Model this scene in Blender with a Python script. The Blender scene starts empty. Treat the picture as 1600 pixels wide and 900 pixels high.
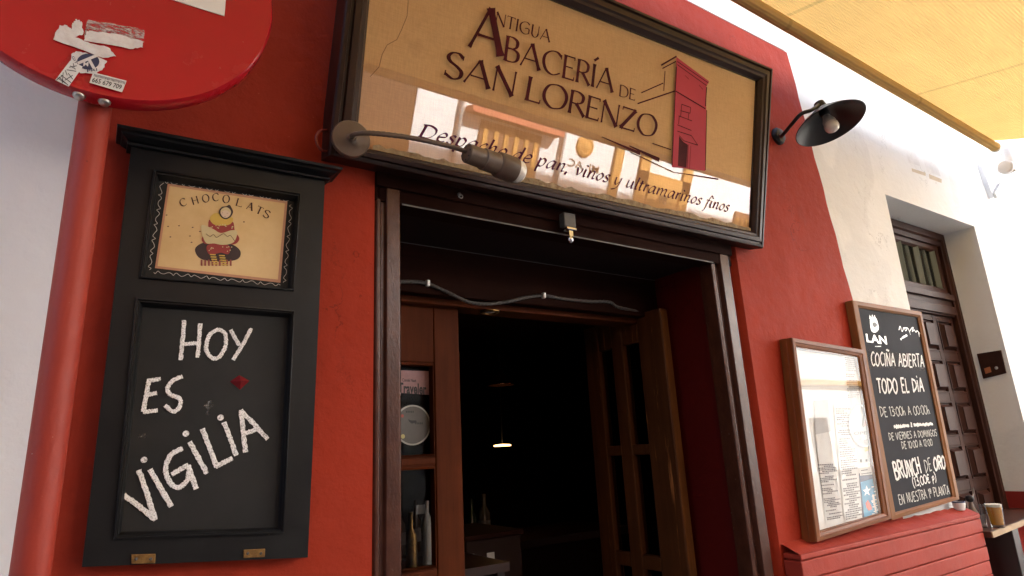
import bpy, bmesh, math, random
from mathutils import Vector, Matrix
random.seed(7)
V3 = Vector
# ------------------------------------------------------------------ camera
FPX, YAW, PITCH, ROLL = 968.0, math.radians(34.17), math.radians(14.72), math.radians(-2.91)
CAM = V3((0, -1.5, 1.6))
cy, sy, cp, sp, cr, sr = math.cos(YAW), math.sin(YAW), math.cos(PITCH), math.sin(PITCH), math.cos(ROLL), math.sin(ROLL)
FW = V3((sy*cp, cy*cp, sp)); R0 = V3((cy, -sy, 0)); U0 = R0.cross(FW)
RT = R0*cr + U0*sr; UP = U0*cr - R0*sr
S = bpy.context.scene
COL = S.collection
cd = bpy.data.cameras.new('camera'); cam = bpy.data.objects.new('camera', cd); COL.objects.link(cam)
M = Matrix((RT, UP, -FW)).transposed().to_4x4(); M.translation = CAM
cam.matrix_world = M
cd.sensor_width = 36; cd.lens = FPX/1600*36; cd.clip_start = 0.02; cd.clip_end = 500
S.camera = cam
# ------------------------------------------------------------------ light
SUN_EL, SUN_AZ = math.radians(38.2), math.radians(24)     # sun stands behind the tavern, over its roof
w = bpy.data.worlds.new('World'); S.world = w; w.use_nodes = True
nt = w.node_tree; nt.nodes.clear()
sk = nt.nodes.new('ShaderNodeTexSky'); sk.sky_type = 'NISHITA'; sk.sun_disc = False; sk.dust_density = 6; sk.ozone_density = .3
sk.sun_elevation = SUN_EL; sk.sun_rotation = SUN_AZ
bg = nt.nodes.new('ShaderNodeBackground'); bg.inputs[1].default_value = 0.11
wo = nt.nodes.new('ShaderNodeOutputWorld')
nt.links.new(sk.outputs[0], bg.inputs[0]); nt.links.new(bg.outputs[0], wo.inputs[0])
sl = bpy.data.lights.new('sun', 'SUN'); sl.energy = 5.0; sl.angle = math.radians(0.5); sl.color = (1, .985, .955)
so = bpy.data.objects.new('sun', sl); COL.objects.link(so)
sd = V3((math.sin(SUN_AZ)*math.cos(SUN_EL), math.cos(SUN_AZ)*math.cos(SUN_EL), math.sin(SUN_EL)))
so.rotation_euler = sd.to_track_quat('Z', 'Y').to_euler(); so.location = (0, 12, 20)
S.view_settings.view_transform = 'Standard'; S.view_settings.look = 'None'
S.view_settings.exposure = 2.97; S.view_settings.gamma = 1
S.view_settings.use_white_balance = True; S.view_settings.white_balance_temperature = 6450   # the phone's white balance
S.cycles.max_bounces = 10; S.cycles.diffuse_bounces = 6; S.cycles.transparent_max_bounces = 16
S.cycles.sample_clamp_indirect = 8; S.cycles.caustics_reflective = False; S.cycles.caustics_refractive = False

# ------------------------------------------------------------------ geometry helpers
def ray(x, y): return RT*((x-800)/FPX) - UP*((y-450)/FPX) + FW
def P(x, y, Y=0.0):                       # point of the vertical plane at depth Y that the photo shows at (x, y)
    d = ray(x, y); return CAM + d*((Y-CAM.y)/d.y)
def PX(x, y, X):
    d = ray(x, y); return CAM + d*((X-CAM.x)/d.x)
def PZ(x, y, Z):
    d = ray(x, y); return CAM + d*((Z-CAM.z)/d.z)
def PN(x, y, o, n):
    d = ray(x, y); return CAM + d*((o-CAM).dot(n)/d.dot(n))
def metres(px, p): return px*((p-CAM).dot(FW))/FPX     # how long px pixels are at p

class MB:
    def __init__(s): s.v = []; s.f = []; s.mi = []; s.cur = 0
    def add(s, pts, faces):
        b = len(s.v); s.v += [V3(p) for p in pts]
        for f in faces: s.f.append([i+b for i in f]); s.mi.append(s.cur)
    def poly(s, pts): s.add(pts, [list(range(len(pts)))])
    def prism(s, pts, vec):               # polygon pushed along vec
        n = len(pts); vec = V3(vec); pts = [V3(p) for p in pts]
        s.add(pts + [p+vec for p in pts], [list(range(n)), list(range(2*n-1, n-1, -1))] + [[i, i+n, (i+1) % n+n, (i+1) % n] for i in range(n)])
        return s
    def box(s, a, b):
        x0, y0, z0 = a; x1, y1, z1 = b
        return s.prism([(x0, y0, z0), (x1, y0, z0), (x1, y0, z1), (x0, y0, z1)], (0, y1-y0, 0))
    def rings(s, rings, close=True, cap0=False, cap1=False):
        b = len(s.v); n = len(rings[0])
        for r in rings: s.v += [V3(p) for p in r]
        for k in range(len(rings)-1):
            for i in range(n if close else n-1):
                j = (i+1) % n
                s.f.append([b+k*n+i, b+k*n+j, b+(k+1)*n+j, b+(k+1)*n+i]); s.mi.append(s.cur)
        if cap0: s.f.append([b+i for i in range(n)][::-1]); s.mi.append(s.cur)
        if cap1: s.f.append([b+(len(rings)-1)*n+i for i in range(n)]); s.mi.append(s.cur)
        return s
    def frame(s, outer, inner, prof, nrm):   # moulding round a quad: prof = [(t outer->inner, height along nrm)]
        nrm = V3(nrm)
        return s.rings([[V3(a).lerp(V3(b), t)+nrm*h for a, b in zip(outer, inner)] for t, h in prof])
    def tube(s, path, r, n=10, caps=True):
        path = [V3(p) for p in path]; rings = []
        rs = r if isinstance(r, (list, tuple)) else [r]*len(path)
        t = (path[1]-path[0]).normalized(); a = t.orthogonal().normalized()
        for i, p in enumerate(path):
            t = (path[min(i+1, len(path)-1)]-path[max(i-1, 0)]).normalized()
            a = (a - t*a.dot(t)).normalized(); b = t.cross(a)
            rings.append([p+(a*math.cos(2*math.pi*k/n)+b*math.sin(2*math.pi*k/n))*rs[i] for k in range(n)])
        return s.rings(rings, True, caps, caps)
    def lathe(s, o, ax, prof, n=24):         # prof = [(radius, distance along axis)]
        o = V3(o); ax = V3(ax).normalized(); a = ax.orthogonal().normalized(); b = ax.cross(a)
        return s.rings([[o+ax*h+(a*math.cos(2*math.pi*k/n)+b*math.sin(2*math.pi*k/n))*max(r, 1e-4) for k in range(n)] for r, h in prof], True, True, True)
    def build(s, name, mat, parent=None, smooth=False, bevel=0, kind=None, loc=None, keep=False):
        me = bpy.data.meshes.new(name)
        if parent is not None: o0 = root_loc(parent)
        elif loc is not None: o0 = V3(loc)
        else:
            o0 = V3(((min(p.x for p in s.v)+max(p.x for p in s.v))/2, (min(p.y for p in s.v)+max(p.y for p in s.v))/2, min(p.z for p in s.v)))
        me.from_pydata([p-o0 for p in s.v], [], s.f)
        mats = mat if isinstance(mat, (list, tuple)) else [mat]
        for m in mats: me.materials.append(m)
        me.polygons.foreach_set('material_index', s.mi)
        if not keep:
            bm = bmesh.new(); bm.from_mesh(me); bmesh.ops.recalc_face_normals(bm, faces=bm.faces); bm.to_mesh(me); bm.free()
        if smooth:
            me.polygons.foreach_set('use_smooth', [True]*len(me.polygons))
            try: me.set_sharp_from_angle(angle=math.radians(40))
            except Exception: pass
        me.update()
        ob = bpy.data.objects.new(name, me); COL.objects.link(ob)
        if parent is not None: ob.parent = parent
        else: ob.location = o0
        ob['_o'] = 0; del ob['_o']
        ROOT[ob.name] = o0
        if bevel:
            bv = ob.modifiers.new('bevel', 'BEVEL'); bv.width = bevel; bv.segments = 2; bv.limit_method = 'ANGLE'; bv.angle_limit = math.radians(35)
        if kind: ob['kind'] = kind
        return ob
ROOT = {}
def root_loc(o): return ROOT[o.name]
def thing(name, label, cat, loc, group=None):
    o = bpy.data.objects.new(name, None); COL.objects.link(o); o.location = loc; o.empty_display_size = .1
    ROOT[o.name] = V3(loc); return tag(o, label, cat, group)
def tag(o, label, cat, group=None):
    o['label'] = label; o['category'] = cat
    if group: o['group'] = group
    return o
def catmull(pts, n=8, closed=False):
    pts = [V3(p) for p in pts]; out = []; N = len(pts)
    for i in range(N if closed else N-1):
        if closed: p0, p1, p2, p3 = pts[i-1], pts[i], pts[(i+1) % N], pts[(i+2) % N]
        else: p0, p1, p2, p3 = pts[max(i-1, 0)], pts[i], pts[i+1], pts[min(i+2, N-1)]
        for k in range(n):
            t = k/n
            out.append(.5*((2*p1)+(p2-p0)*t+(2*p0-5*p1+4*p2-p3)*t*t+(3*p1-p0-3*p2+p3)*t**3))
    if not closed: out.append(pts[-1])
    return out

# ------------------------------------------------------------------ materials
def nodes(name):
    m = bpy.data.materials.new(name); m.use_nodes = True
    return m, m.node_tree.nodes, m.node_tree.links
def noise(N, L, scale, detail=6, rough=.6, vec=None):
    n = N.new('ShaderNodeTexNoise'); n.inputs['Scale'].default_value = scale; n.inputs['Detail'].default_value = detail; n.inputs['Roughness'].default_value = rough
    if vec is not None: L.new(vec, n.inputs['Vector'])
    return n
def geo_vec(N, L, scale=(1, 1, 1)):
    g = N.new('ShaderNodeNewGeometry'); mp = N.new('ShaderNodeMapping'); mp.inputs['Scale'].default_value = scale
    L.new(g.outputs['Position'], mp.inputs['Vector']); return mp.outputs[0]
def ramp(N, L, fac, stops):
    r = N.new('ShaderNodeValToRGB'); cr_ = r.color_ramp
    while len(cr_.elements) < len(stops): cr_.elements.new(.5)
    for e, (p, c) in zip(cr_.elements, stops):
        e.position = p; e.color = (*c, 1) if len(c) == 3 else c
    L.new(fac, r.inputs[0]); return r.outputs[0]
def mixc(N, L, fac, a, b, mode='MIX'):
    m = N.new('ShaderNodeMix'); m.data_type = 'RGBA'; m.blend_type = mode
    for k, v in ((0, fac), (6, a), (7, b)):
        if hasattr(v, 'is_output') or hasattr(v, 'links'): L.new(v, m.inputs[k])
        else: m.inputs[k].default_value = v if k == 0 else (*v, 1)
    return m.outputs[2]
def bump(N, L, h, strength, dist=.01, prev=None):
    b = N.new('ShaderNodeBump'); b.inputs['Strength'].default_value = strength; b.inputs['Distance'].default_value = dist
    L.new(h, b.inputs['Height'])
    if prev is not None: L.new(prev, b.inputs['Normal'])
    return b.outputs[0]
def mat(name, c, rough=.6, c2=None, vs=8, vscale=(1, 1, 1), bs=0, bscale=60, bdist=.004, metal=0, coat=0, spec=.5, rvar=0, ior=1.5, speck=None):
    m, N, L = nodes(name); b = N['Principled BSDF']
    b.inputs['Roughness'].default_value = rough; b.inputs['Metallic'].default_value = metal
    b.inputs['Coat Weight'].default_value = coat; b.inputs['Specular IOR Level'].default_value = spec; b.inputs['IOR'].default_value = ior
    vec = geo_vec(N, L, vscale); out = None
    n = noise(N, L, vs, 8, .65, vec)
    c2 = c2 or tuple(x*.75 for x in c)
    out = ramp(N, L, n.outputs['Fac'], [(.32, c2), (.68, c)])
    if speck:
        n3 = noise(N, L, speck[1], 4, .7, vec); f = ramp(N, L, n3.outputs['Fac'], [(speck[2], (0, 0, 0)), (speck[2]+.05, (1, 1, 1))])
        out = mixc(N, L, f, out, speck[0])
    L.new(out, b.inputs['Base Color'])
    if rvar:
        r = N.new('ShaderNodeMapRange'); r.inputs[1].default_value = .3; r.inputs[2].default_value = .7
        r.inputs[3].default_value = max(.03, rough-rvar); r.inputs[4].default_value = rough+rvar
        n4 = noise(N, L, vs*2.3, 6, .6, vec); L.new(n4.outputs['Fac'], r.inputs[0]); L.new(r.outputs[0], b.inputs['Roughness'])
    if bs:
        n2 = noise(N, L, bscale, 8, .6, vec); L.new(bump(N, L, n2.outputs['Fac'], bs, bdist), b.inputs['Normal'])
    return m
def wood(name, c, c2, rough=.45, axis=2, coat=0, wear=None, bs=.25, spec=.4):
    m, N, L = nodes(name); b = N['Principled BSDF']; b.inputs['Roughness'].default_value = rough; b.inputs['Coat Weight'].default_value = coat; b.inputs['Specular IOR Level'].default_value = spec
    b.inputs['Coat Roughness'].default_value = .15
    sc = [38, 38, 38]; sc[axis] = 2.2
    v = geo_vec(N, L, tuple(sc)); n = noise(N, L, 1.0, 8, .7, v)
    v2 = geo_vec(N, L); n2 = noise(N, L, 4, 5, .6, v2)
    col = ramp(N, L, n.outputs['Fac'], [(.3, c2), (.7, c)])
    col = mixc(N, L, n2.outputs['Fac'], col, tuple(x*.55 for x in c2))
    if wear:
        n3 = noise(N, L, 1.6, 8, .75, geo_vec(N, L, tuple(x*.4 for x in sc))); f = ramp(N, L, n3.outputs['Fac'], [(.6, (0, 0, 0)), (.66, (1, 1, 1))])
        col = mixc(N, L, f, col, wear)
    L.new(col, b.inputs['Base Color']); L.new(bump(N, L, n.outputs['Fac'], bs, .002), b.inputs['Normal'])
    return m
def plaster(name, c, c2, stain, rough=.85, big=.5, fine=.5, spec=.3, scratch=None):
    m, N, L = nodes(name); b = N['Principled BSDF']; b.inputs['Specular IOR Level'].default_value = spec
    v = geo_vec(N, L)
    a = noise(N, L, 1.7, 8, .6, v); f = noise(N, L, 26, 8, .65, v); g = noise(N, L, 130, 4, .6, v); h = noise(N, L, 6, 4, .5, v)
    col = ramp(N, L, a.outputs['Fac'], [(.3, c2), (.68, c)])
    st = noise(N, L, 3.1, 9, .72, geo_vec(N, L, (1, 1, .45)))
    col = mixc(N, L, ramp(N, L, st.outputs['Fac'], [(.56, (0, 0, 0)), (.72, (.55, .55, .55))]), col, stain)
    ck = noise(N, L, 2.3, 7, .62, v); sub = N.new('ShaderNodeMath'); sub.operation = 'SUBTRACT'; sub.inputs[1].default_value = .5; L.new(ck.outputs['Fac'], sub.inputs[0])
    ab = N.new('ShaderNodeMath'); ab.operation = 'ABSOLUTE'; L.new(sub.outputs[0], ab.inputs[0])
    ckl = ramp(N, L, ab.outputs[0], [(.0, (.8, .8, .8)), (.0035, (0, 0, 0))])
    gate = noise(N, L, 1.1, 2, .5, v); gt = ramp(N, L, gate.outputs['Fac'], [(.56, (0, 0, 0)), (.60, (1, 1, 1))])
    mm = N.new('ShaderNodeMath'); mm.operation = 'MULTIPLY'; L.new(ckl, mm.inputs[0]); L.new(gt, mm.inputs[1])
    col = mixc(N, L, mm.outputs[0], col, tuple(x*.45 for x in c2))
    pt = noise(N, L, .9, 3, .5, geo_vec(N, L, (1.6, 1, 1))); col = mixc(N, L, ramp(N, L, pt.outputs['Fac'], [(.545, (0, 0, 0)), (.56, (.55, .55, .55))]), col, tuple(x*.86 for x in c))
    if scratch:
        s2 = noise(N, L, 95, 3, .8, v); col = mixc(N, L, ramp(N, L, s2.outputs['Fac'], [(.715, (0, 0, 0)), (.74, (1, 1, 1))]), col, scratch)
    L.new(col, b.inputs['Base Color'])
    rr = N.new('ShaderNodeMapRange'); rr.inputs[3].default_value = rough-.14; rr.inputs[4].default_value = min(1, rough+.1); L.new(f.outputs['Fac'], rr.inputs[0]); L.new(rr.outputs[0], b.inputs['Roughness'])
    n1 = bump(N, L, h.outputs['Fac'], big, .02); n2 = bump(N, L, f.outputs['Fac'], fine, .006, n1); n3 = bump(N, L, g.outputs['Fac'], fine*.6, .0015, n2)
    L.new(n3, b.inputs['Normal']); return m
def glass_pane(name, tint=(1, 1, 1), boost=.9):
    m, N, L = nodes(name); N.remove(N['Principled BSDF']); out = N['Material Output']
    t = N.new('ShaderNodeBsdfTransparent'); t.inputs[0].default_value = (*tint, 1)
    g = N.new('ShaderNodeBsdfGlossy'); g.inputs['Roughness'].default_value = .0
    fr = N.new('ShaderNodeLayerWeight'); fr.inputs[0].default_value = .5
    pw = N.new('ShaderNodeMath'); pw.operation = 'POWER'; pw.inputs[1].default_value = 5; L.new(fr.outputs['Facing'], pw.inputs[0])
    sc = N.new('ShaderNodeMath'); sc.operation = 'MULTIPLY_ADD'; sc.inputs[1].default_value = .96; sc.inputs[2].default_value = .04; L.new(pw.outputs[0], sc.inputs[0])
    mu = N.new('ShaderNodeMath'); mu.operation = 'MULTIPLY'; mu.inputs[1].default_value = boost; mu.use_clamp = True
    mx = N.new('ShaderNodeMixShader')
    L.new(sc.outputs[0], mu.inputs[0]); L.new(mu.outputs[0], mx.inputs[0]); L.new(t.outputs[0], mx.inputs[1]); L.new(g.outputs[0], mx.inputs[2]); L.new(mx.outputs[0], out.inputs[0])
    return m
def grainy(name, c, lo=.42, hi=.55, scale=420, rough=.95, body=None):    # chalk: broken cover over the board
    m, N, L = nodes(name); b = N['Principled BSDF']; b.inputs['Base Color'].default_value = (*c, 1); b.inputs['Roughness'].default_value = rough; b.inputs['Specular IOR Level'].default_value = .1
    n = noise(N, L, scale, 4, .75, geo_vec(N, L)); L.new(ramp(N, L, n.outputs['Fac'], [(lo, (.12, .12, .12)), (hi, (1, 1, 1))]), b.inputs['Alpha'])
    return m
def emit(name, c, s):
    m, N, L = nodes(name); b = N['Principled BSDF']; b.inputs['Base Color'].default_value = (*c, 1)
    b.inputs['Emission Color'].default_value = (*c, 1); b.inputs['Emission Strength'].default_value = s; return m

M_white = plaster('white_limewash', (.82, .83, .83), (.77, .775, .765), (.70, .68, .64), .9, .35, .45)
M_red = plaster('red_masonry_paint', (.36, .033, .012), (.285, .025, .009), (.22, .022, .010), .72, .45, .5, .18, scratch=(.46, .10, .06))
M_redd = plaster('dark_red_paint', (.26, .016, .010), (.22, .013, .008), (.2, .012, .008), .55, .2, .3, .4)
M_red_shaded = plaster('passage_red_shaded', (.095, .005, .004), (.08, .004, .003), (.06, .004, .003), .7, .2, .3, .1)  # red wall paint with the passage's shade put into the colour
M_stone = plaster('red_painted_stone', (.37, .040, .022), (.31, .033, .018), (.25, .028, .016), .65, .3, .5, .3, scratch=(.6, .3, .22))
M_black = mat('black_satin_paint', (.014, .0145, .015), .40, (.010, .010, .011), 5, bs=.12, bscale=40, rvar=.08, spec=.22, speck=((.16, .13, .10), 34, .735))
M_board = mat('blackboard_paint', (.021, .0215, .022), .62, (.009, .0095, .010), 3.2, spec=.3, bs=.1, bscale=200, bdist=.001)
M_dwood = wood('dark_brown_varnish', (.046, .014, .009), (.022, .007, .005), .42, 0, 0, spec=.3)
M_door_dk = wood('dull_dark_brown_board', (.034, .010, .006), (.018, .0055, .0035), .7, 0, 0, spec=.04)
M_dwoodz = wood('dark_brown_varnish_upright', (.036, .013, .010), (.016, .006, .005), .36, 2, .1)
M_metal = mat('brown_painted_track', (.085, .028, .016), .20, (.052, .017, .010), 30, (1, 1, .5), .4, 150, .003, 0, 0, spec=.36, rvar=.08)
M_mahog = wood('mahogany_leaf', (.15, .036, .010), (.08, .018, .005), .6, 2, 0, spec=.08)
M_worn = wood('worn_brown_leaf', (.17, .060, .020), (.09, .030, .010), .48, 2, 0, spec=.15, wear=(.42, .17, .055))
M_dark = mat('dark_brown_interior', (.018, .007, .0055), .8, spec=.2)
M_case = wood('orange_brown_frame', (.34, .115, .032), (.20, .062, .018), .45, 2, 0, spec=.2, wear=(.40, .19, .09))
M_caseh = wood('orange_brown_frame_rail', (.34, .115, .032), (.20, .062, .018), .45, 0, 0, spec=.2)
M_oak = wood('honey_brown_frame', (.40, .18, .06), (.26, .105, .035), .5, 2, 0, spec=.2)
M_oakh = wood('honey_brown_frame_rail', (.40, .18, .06), (.26, .105, .035), .5, 0, 0, spec=.2)
M_door2 = wood('chestnut_door', (.075, .026, .016), (.045, .016, .010), .5, 2, .0, spec=.14)
M_glass = glass_pane('clear_glass')
M_glassd = glass_pane('sign_glass', (1, 1, 1), 2.5)
M_glass1 = glass_pane('door_glass', (.75, .75, .75), .17)
M_letter = mat('maroon_vinyl', (.085, .005, .012), .6, (.04, .003, .005), spec=.1)
M_face = mat('tower_red_vinyl', (.47, .060, .085), .6, (.43, .054, .078), spec=.1)
M_chalk = grainy('white_chalk', (.92, .92, .92), .32, .52, 330)
M_chalk2 = grainy('chalk_marker', (.90, .90, .89), .30, .46, 260)
M_chalk3 = grainy('thin_grey_chalk', (.74, .74, .71), .33, .50, 260)
M_paper = mat('white_paper', (.72, .73, .73), .7, (.66, .67, .67), 12)
M_print = mat('grey_print', (.20, .20, .22), .7)
M_ink = mat('black_ink', (.02, .02, .025), .6)
M_navy = mat('navy_ink', (.03, .035, .09), .6)
M_signred = mat('sign_red_enamel', (.46, .009, .018), .26, (.40, .008, .016), 3, coat=.15, spec=.3, rvar=.06, speck=((.42, .12, .12), 42, .70))
M_signw = mat('sign_white_enamel', (.80, .80, .79), .3, (.74, .74, .73), 6, coat=.4)
M_polered = plaster('red_pole_paint', (.36, .038, .02), (.31, .031, .017), (.27, .028, .016), .55, .15, .3, .4, scratch=(.46, .28, .22))
M_steel = mat('dull_steel', (.55, .54, .52), .35, (.4, .39, .37), 40, metal=1)
M_dulls = mat('dull_edge_metal', (.10, .10, .10), .5)
M_chrome = mat('chrome', (.75, .75, .75), .12, (.6, .6, .6), 30, metal=1)
M_brass = mat('tarnished_brass', (.42, .25, .09), .42, (.16, .09, .04), 60, metal=1, bs=.2)
M_taupe = mat('taupe_lamp_enamel', (.125, .085, .062), .45, (.10, .068, .05), 12, bs=.1)
M_lampblk = mat('black_lamp_enamel', (.014, .012, .012), .42, (.010, .009, .009), 9, spec=.4)
M_bulb = mat('opal_bulb', (.80, .76, .70), .18, (.78, .74, .68), 5, coat=.5)
M_bulbcap = mat('bulb_collar', (.62, .58, .54), .4)
M_alu = mat('cream_aluminium', (.74, .71, .62), .4, (.68, .65, .56), 6)
M_aluw = mat('white_aluminium', (.82, .82, .82), .35, (.76, .76, .76), 6)
M_cord = mat('grey_cable', (.075, .066, .06), .6, speck=((.16, .155, .15), 300, .6))
M_redcord = mat('red_cable', (.25, .03, .02), .5)
M_copper = mat('copper', (.55, .22, .10), .22, (.4, .15, .07), 20, metal=1)
M_tape = mat('tan_tape', (.62, .52, .37), .7)
M_asph = mat('street_paving', (.20, .19, .175), .85, (.14, .135, .125), 3, bs=.4, bscale=50)

# fabric of the shop sign: beige cloth with weave, age stains
def sign_cloth():
    m, N, L = nodes('beige_sign_cloth'); b = N['Principled BSDF']; b.inputs['Roughness'].default_value = .8
    v = geo_vec(N, L); a = noise(N, L, 2.2, 8, .6, v)
    col = ramp(N, L, a.outputs['Fac'], [(.3, (.57, .300, .130)), (.7, (.68, .38, .175))])
    wv = noise(N, L, 1, 3, .5, geo_vec(N, L, (30, 400, 400))); wh = noise(N, L, 1, 3, .5, geo_vec(N, L, (400, 60, 30)))
    col = mixc(N, L, .16, col, ramp(N, L, wv.outputs['Fac'], [(.35, (.28, .14, .05)), (.65, (.66, .40, .18))]))
    col = mixc(N, L, .16, col, ramp(N, L, wh.outputs['Fac'], [(.35, (.28, .14, .05)), (.65, (.66, .40, .18))]))
    st = noise(N, L, 5, 9, .7, v); col = mixc(N, L, ramp(N, L, st.outputs['Fac'], [(.60, (0, 0, 0)), (.75, (.35, .35, .35))]), col, (.30, .14, .05))
    L.new(col, b.inputs['Base Color']); return m
M_cloth = sign_cloth()
def awning_cloth(name='yellow_awning_cloth', c=(.92, .56, .18), tr=.56):
    m, N, L = nodes(name); N.remove(N['Principled BSDF']); out = N['Material Output']
    v = geo_vec(N, L)
    n = noise(N, L, 3, 6, .6, v); col = ramp(N, L, n.outputs['Fac'], [(.3, tuple(x*.86 for x in c)), (.7, c)])
    wv = N.new('ShaderNodeTexWave'); wv.wave_type = 'BANDS'; wv.bands_direction = 'Y'; wv.inputs['Scale'].default_value = 26; wv.inputs['Distortion'].default_value = 1.6; wv.inputs['Detail'].default_value = 3
    L.new(geo_vec(N, L, (.35, 1, 1)), wv.inputs['Vector'])
    w2 = N.new('ShaderNodeTexWave'); w2.bands_direction = 'X'; w2.inputs['Scale'].default_value = 60; w2.inputs['Distortion'].default_value = 2; L.new(v, w2.inputs['Vector'])
    col = mixc(N, L, .13, col, ramp(N, L, wv.outputs['Fac'], [(.1, tuple(x*.66 for x in c)), (.9, tuple(min(1, x*1.25) for x in c))]))
    sx_ = N.new('ShaderNodeSeparateXYZ'); L.new(v, sx_.inputs[0]); pp = N.new('ShaderNodeMath'); pp.operation = 'PINGPONG'; pp.inputs[1].default_value = .6; L.new(sx_.outputs[0], pp.inputs[0])
    col = mixc(N, L, ramp(N, L, pp.outputs[0], [(.010, (.55, .55, .55)), (.013, (0, 0, 0))]), col, tuple(x*.6 for x in c))      # sewn double seams
    s3 = noise(N, L, 1.3, 6, .6, v); col = mixc(N, L, ramp(N, L, s3.outputs['Fac'], [(.52, (0, 0, 0)), (.7, (.35, .35, .35))]), col, tuple(x*.72 for x in c))
    nb = bump(N, L, wv.outputs['Fac'], .45, .004); nb = bump(N, L, w2.outputs['Fac'], .2, .002, nb)
    d = N.new('ShaderNodeBsdfDiffuse'); t = N.new('ShaderNodeBsdfTranslucent'); mx = N.new('ShaderNodeMixShader'); mx.inputs[0].default_value = tr
    L.new(col, d.inputs[0]); L.new(col, t.inputs[0]); L.new(nb, d.inputs['Normal']); L.new(nb, t.inputs['Normal'])
    L.new(d.outputs[0], mx.inputs[1]); L.new(t.outputs[0], mx.inputs[2]); L.new(mx.outputs[0], out.inputs[0]); return m
M_awn = awning_cloth()
M_pict = mat('aged_cream_picture', (.72, .53, .27), .35, (.60, .41, .18), 7, coat=.3)
M_pink = mat('pink_picture_edge', (.55, .27, .16), .4)
def beer():
    m, N, L = nodes('beer'); b = N['Principled BSDF']; b.inputs['Base Color'].default_value = (.80, .33, .035, 1); b.inputs['Transmission Weight'].default_value = .25; b.inputs['Subsurface Weight'].default_value = 0; b.inputs['Roughness'].default_value = .05; b.inputs['IOR'].default_value = 1.33; return m
M_beer = beer()
M_foam = mat('foam', (.85, .80, .68), .9)

# ------------------------------------------------------------------ lettering
# strokes in cap-height units: (kind, points, weight); kind L = straight run, C = curve; weight None = by the pen's angle
ROM = {
 'A': (.86, [('L', [(.02, 0), (.42, 1)], .42), ('L', [(.42, 1), (.84, 0)], 1), ('L', [(.19, .33), (.68, .33)], .35)]),
 'B': (.62, [('L', [(.08, 0), (.08, 1)], .9), ('C', [(.06, .98), (.32, .98), (.50, .86), (.48, .64), (.30, .53), (.08, .52)], None), ('C', [(.08, .53), (.38, .52), (.58, .40), (.57, .16), (.40, .03), (.06, .02)], None)]),
 'C': (.86, [('C', [(.84, .84), (.62, .98), (.34, .95), (.10, .74), (.06, .42), (.22, .12), (.52, .01), (.84, .15)], None), ('L', [(.84, .74), (.84, .93)], .3)]),
 'D': (.84, [('L', [(.08, 0), (.08, 1)], .9), ('C', [(.04, .98), (.40, .98), (.70, .82), (.80, .50), (.70, .18), (.40, .02), (.04, .02)], None)]),
 'E': (.56, [('L', [(.08, 0), (.08, 1)], .9), ('L', [(.04, .97), (.52, .97)], .38), ('L', [(.08, .52), (.46, .52)], .35), ('L', [(.04, .03), (.55, .03)], .42), ('L', [(.52, 1), (.52, .86)], .3), ('L', [(.55, 0), (.56, .16)], .3)]),
 'G': (.88, [('C', [(.82, .84), (.62, .98), (.34, .95), (.10, .74), (.06, .42), (.22, .12), (.52, .01), (.82, .14)], None), ('L', [(.82, .12), (.82, .46)], .7), ('C', [(.84, .46), (.66, .52), (.48, .46)], .5)]),
 'H': (.74, [('L', [(.08, 0), (.08, 1)], .9), ('L', [(.66, 0), (.66, 1)], .9), ('L', [(.08, .5), (.66, .5)], .4)]),
 'I': (.20, [('L', [(.10, 0), (.10, 1)], .95)]),
 'Í': (.20, [('L', [(.10, 0), (.10, 1)], .95), ('L', [(.06, 1.14), (.26, 1.32)], .7)]),
 'L': (.56, [('L', [(.08, 0), (.08, 1)], .95), ('L', [(.04, .03), (.55, .03)], .42), ('L', [(.55, 0), (.56, .17)], .3)]),
 'N': (.80, [('L', [(.08, 0), (.08, 1)], .45), ('L', [(.06, 1), (.74, -.02)], 1), ('L', [(.74, 0), (.74, 1)], .45)]),
 'O': (.96, [('C', [(.48, 1), (.20, .90), (.05, .60), (.08, .28), (.30, .03), (.52, 0), (.78, .12), (.91, .42), (.88, .72), (.68, .95), (.48, 1)], None)]),
 'R': (.66, [('L', [(.08, 0), (.08, 1)], .9), ('C', [(.04, .98), (.34, .98), (.54, .84), (.52, .60), (.34, .48), (.08, .47)], None), ('L', [(.30, .48), (.68, 0)], .9)]),
 'S': (.58, [('C', [(.52, .86), (.36, .99), (.16, .95), (.06, .78), (.14, .62), (.38, .48), (.54, .32), (.50, .10), (.30, 0), (.05, .12)], None), ('L', [(.52, .78), (.53, .95)], .3), ('L', [(.05, .24), (.04, .05)], .3)]),
 'T': (.66, [('L', [(.33, 0), (.33, 1)], .9), ('L', [(.02, .97), (.64, .97)], .38), ('L', [(.02, 1), (.02, .86)], .3), ('L', [(.64, 1), (.64, .86)], .3)]),
 'U': (.74, [('C', [(.10, 1), (.10, .6), (.12, .2), (.34, .01), (.56, .14), (.64, .4)], None), ('L', [(.64, .3), (.64, 1)], .45)]),
 'Z': (.72, [('L', [(.66, .98), (.06, .02)], 1), ('L', [(.06, .97), (.68, .97)], .4), ('L', [(.02, .03), (.70, .03)], .42), ('L', [(.06, 1), (.06, .84)], .3), ('L', [(.69, 0), (.70, .17)], .3)]),
 ' ': (.26, [])}
tail = lambda x: ('C', [(x, .2), (x+.06, .02), (x+.2, .12)], None)
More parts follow.
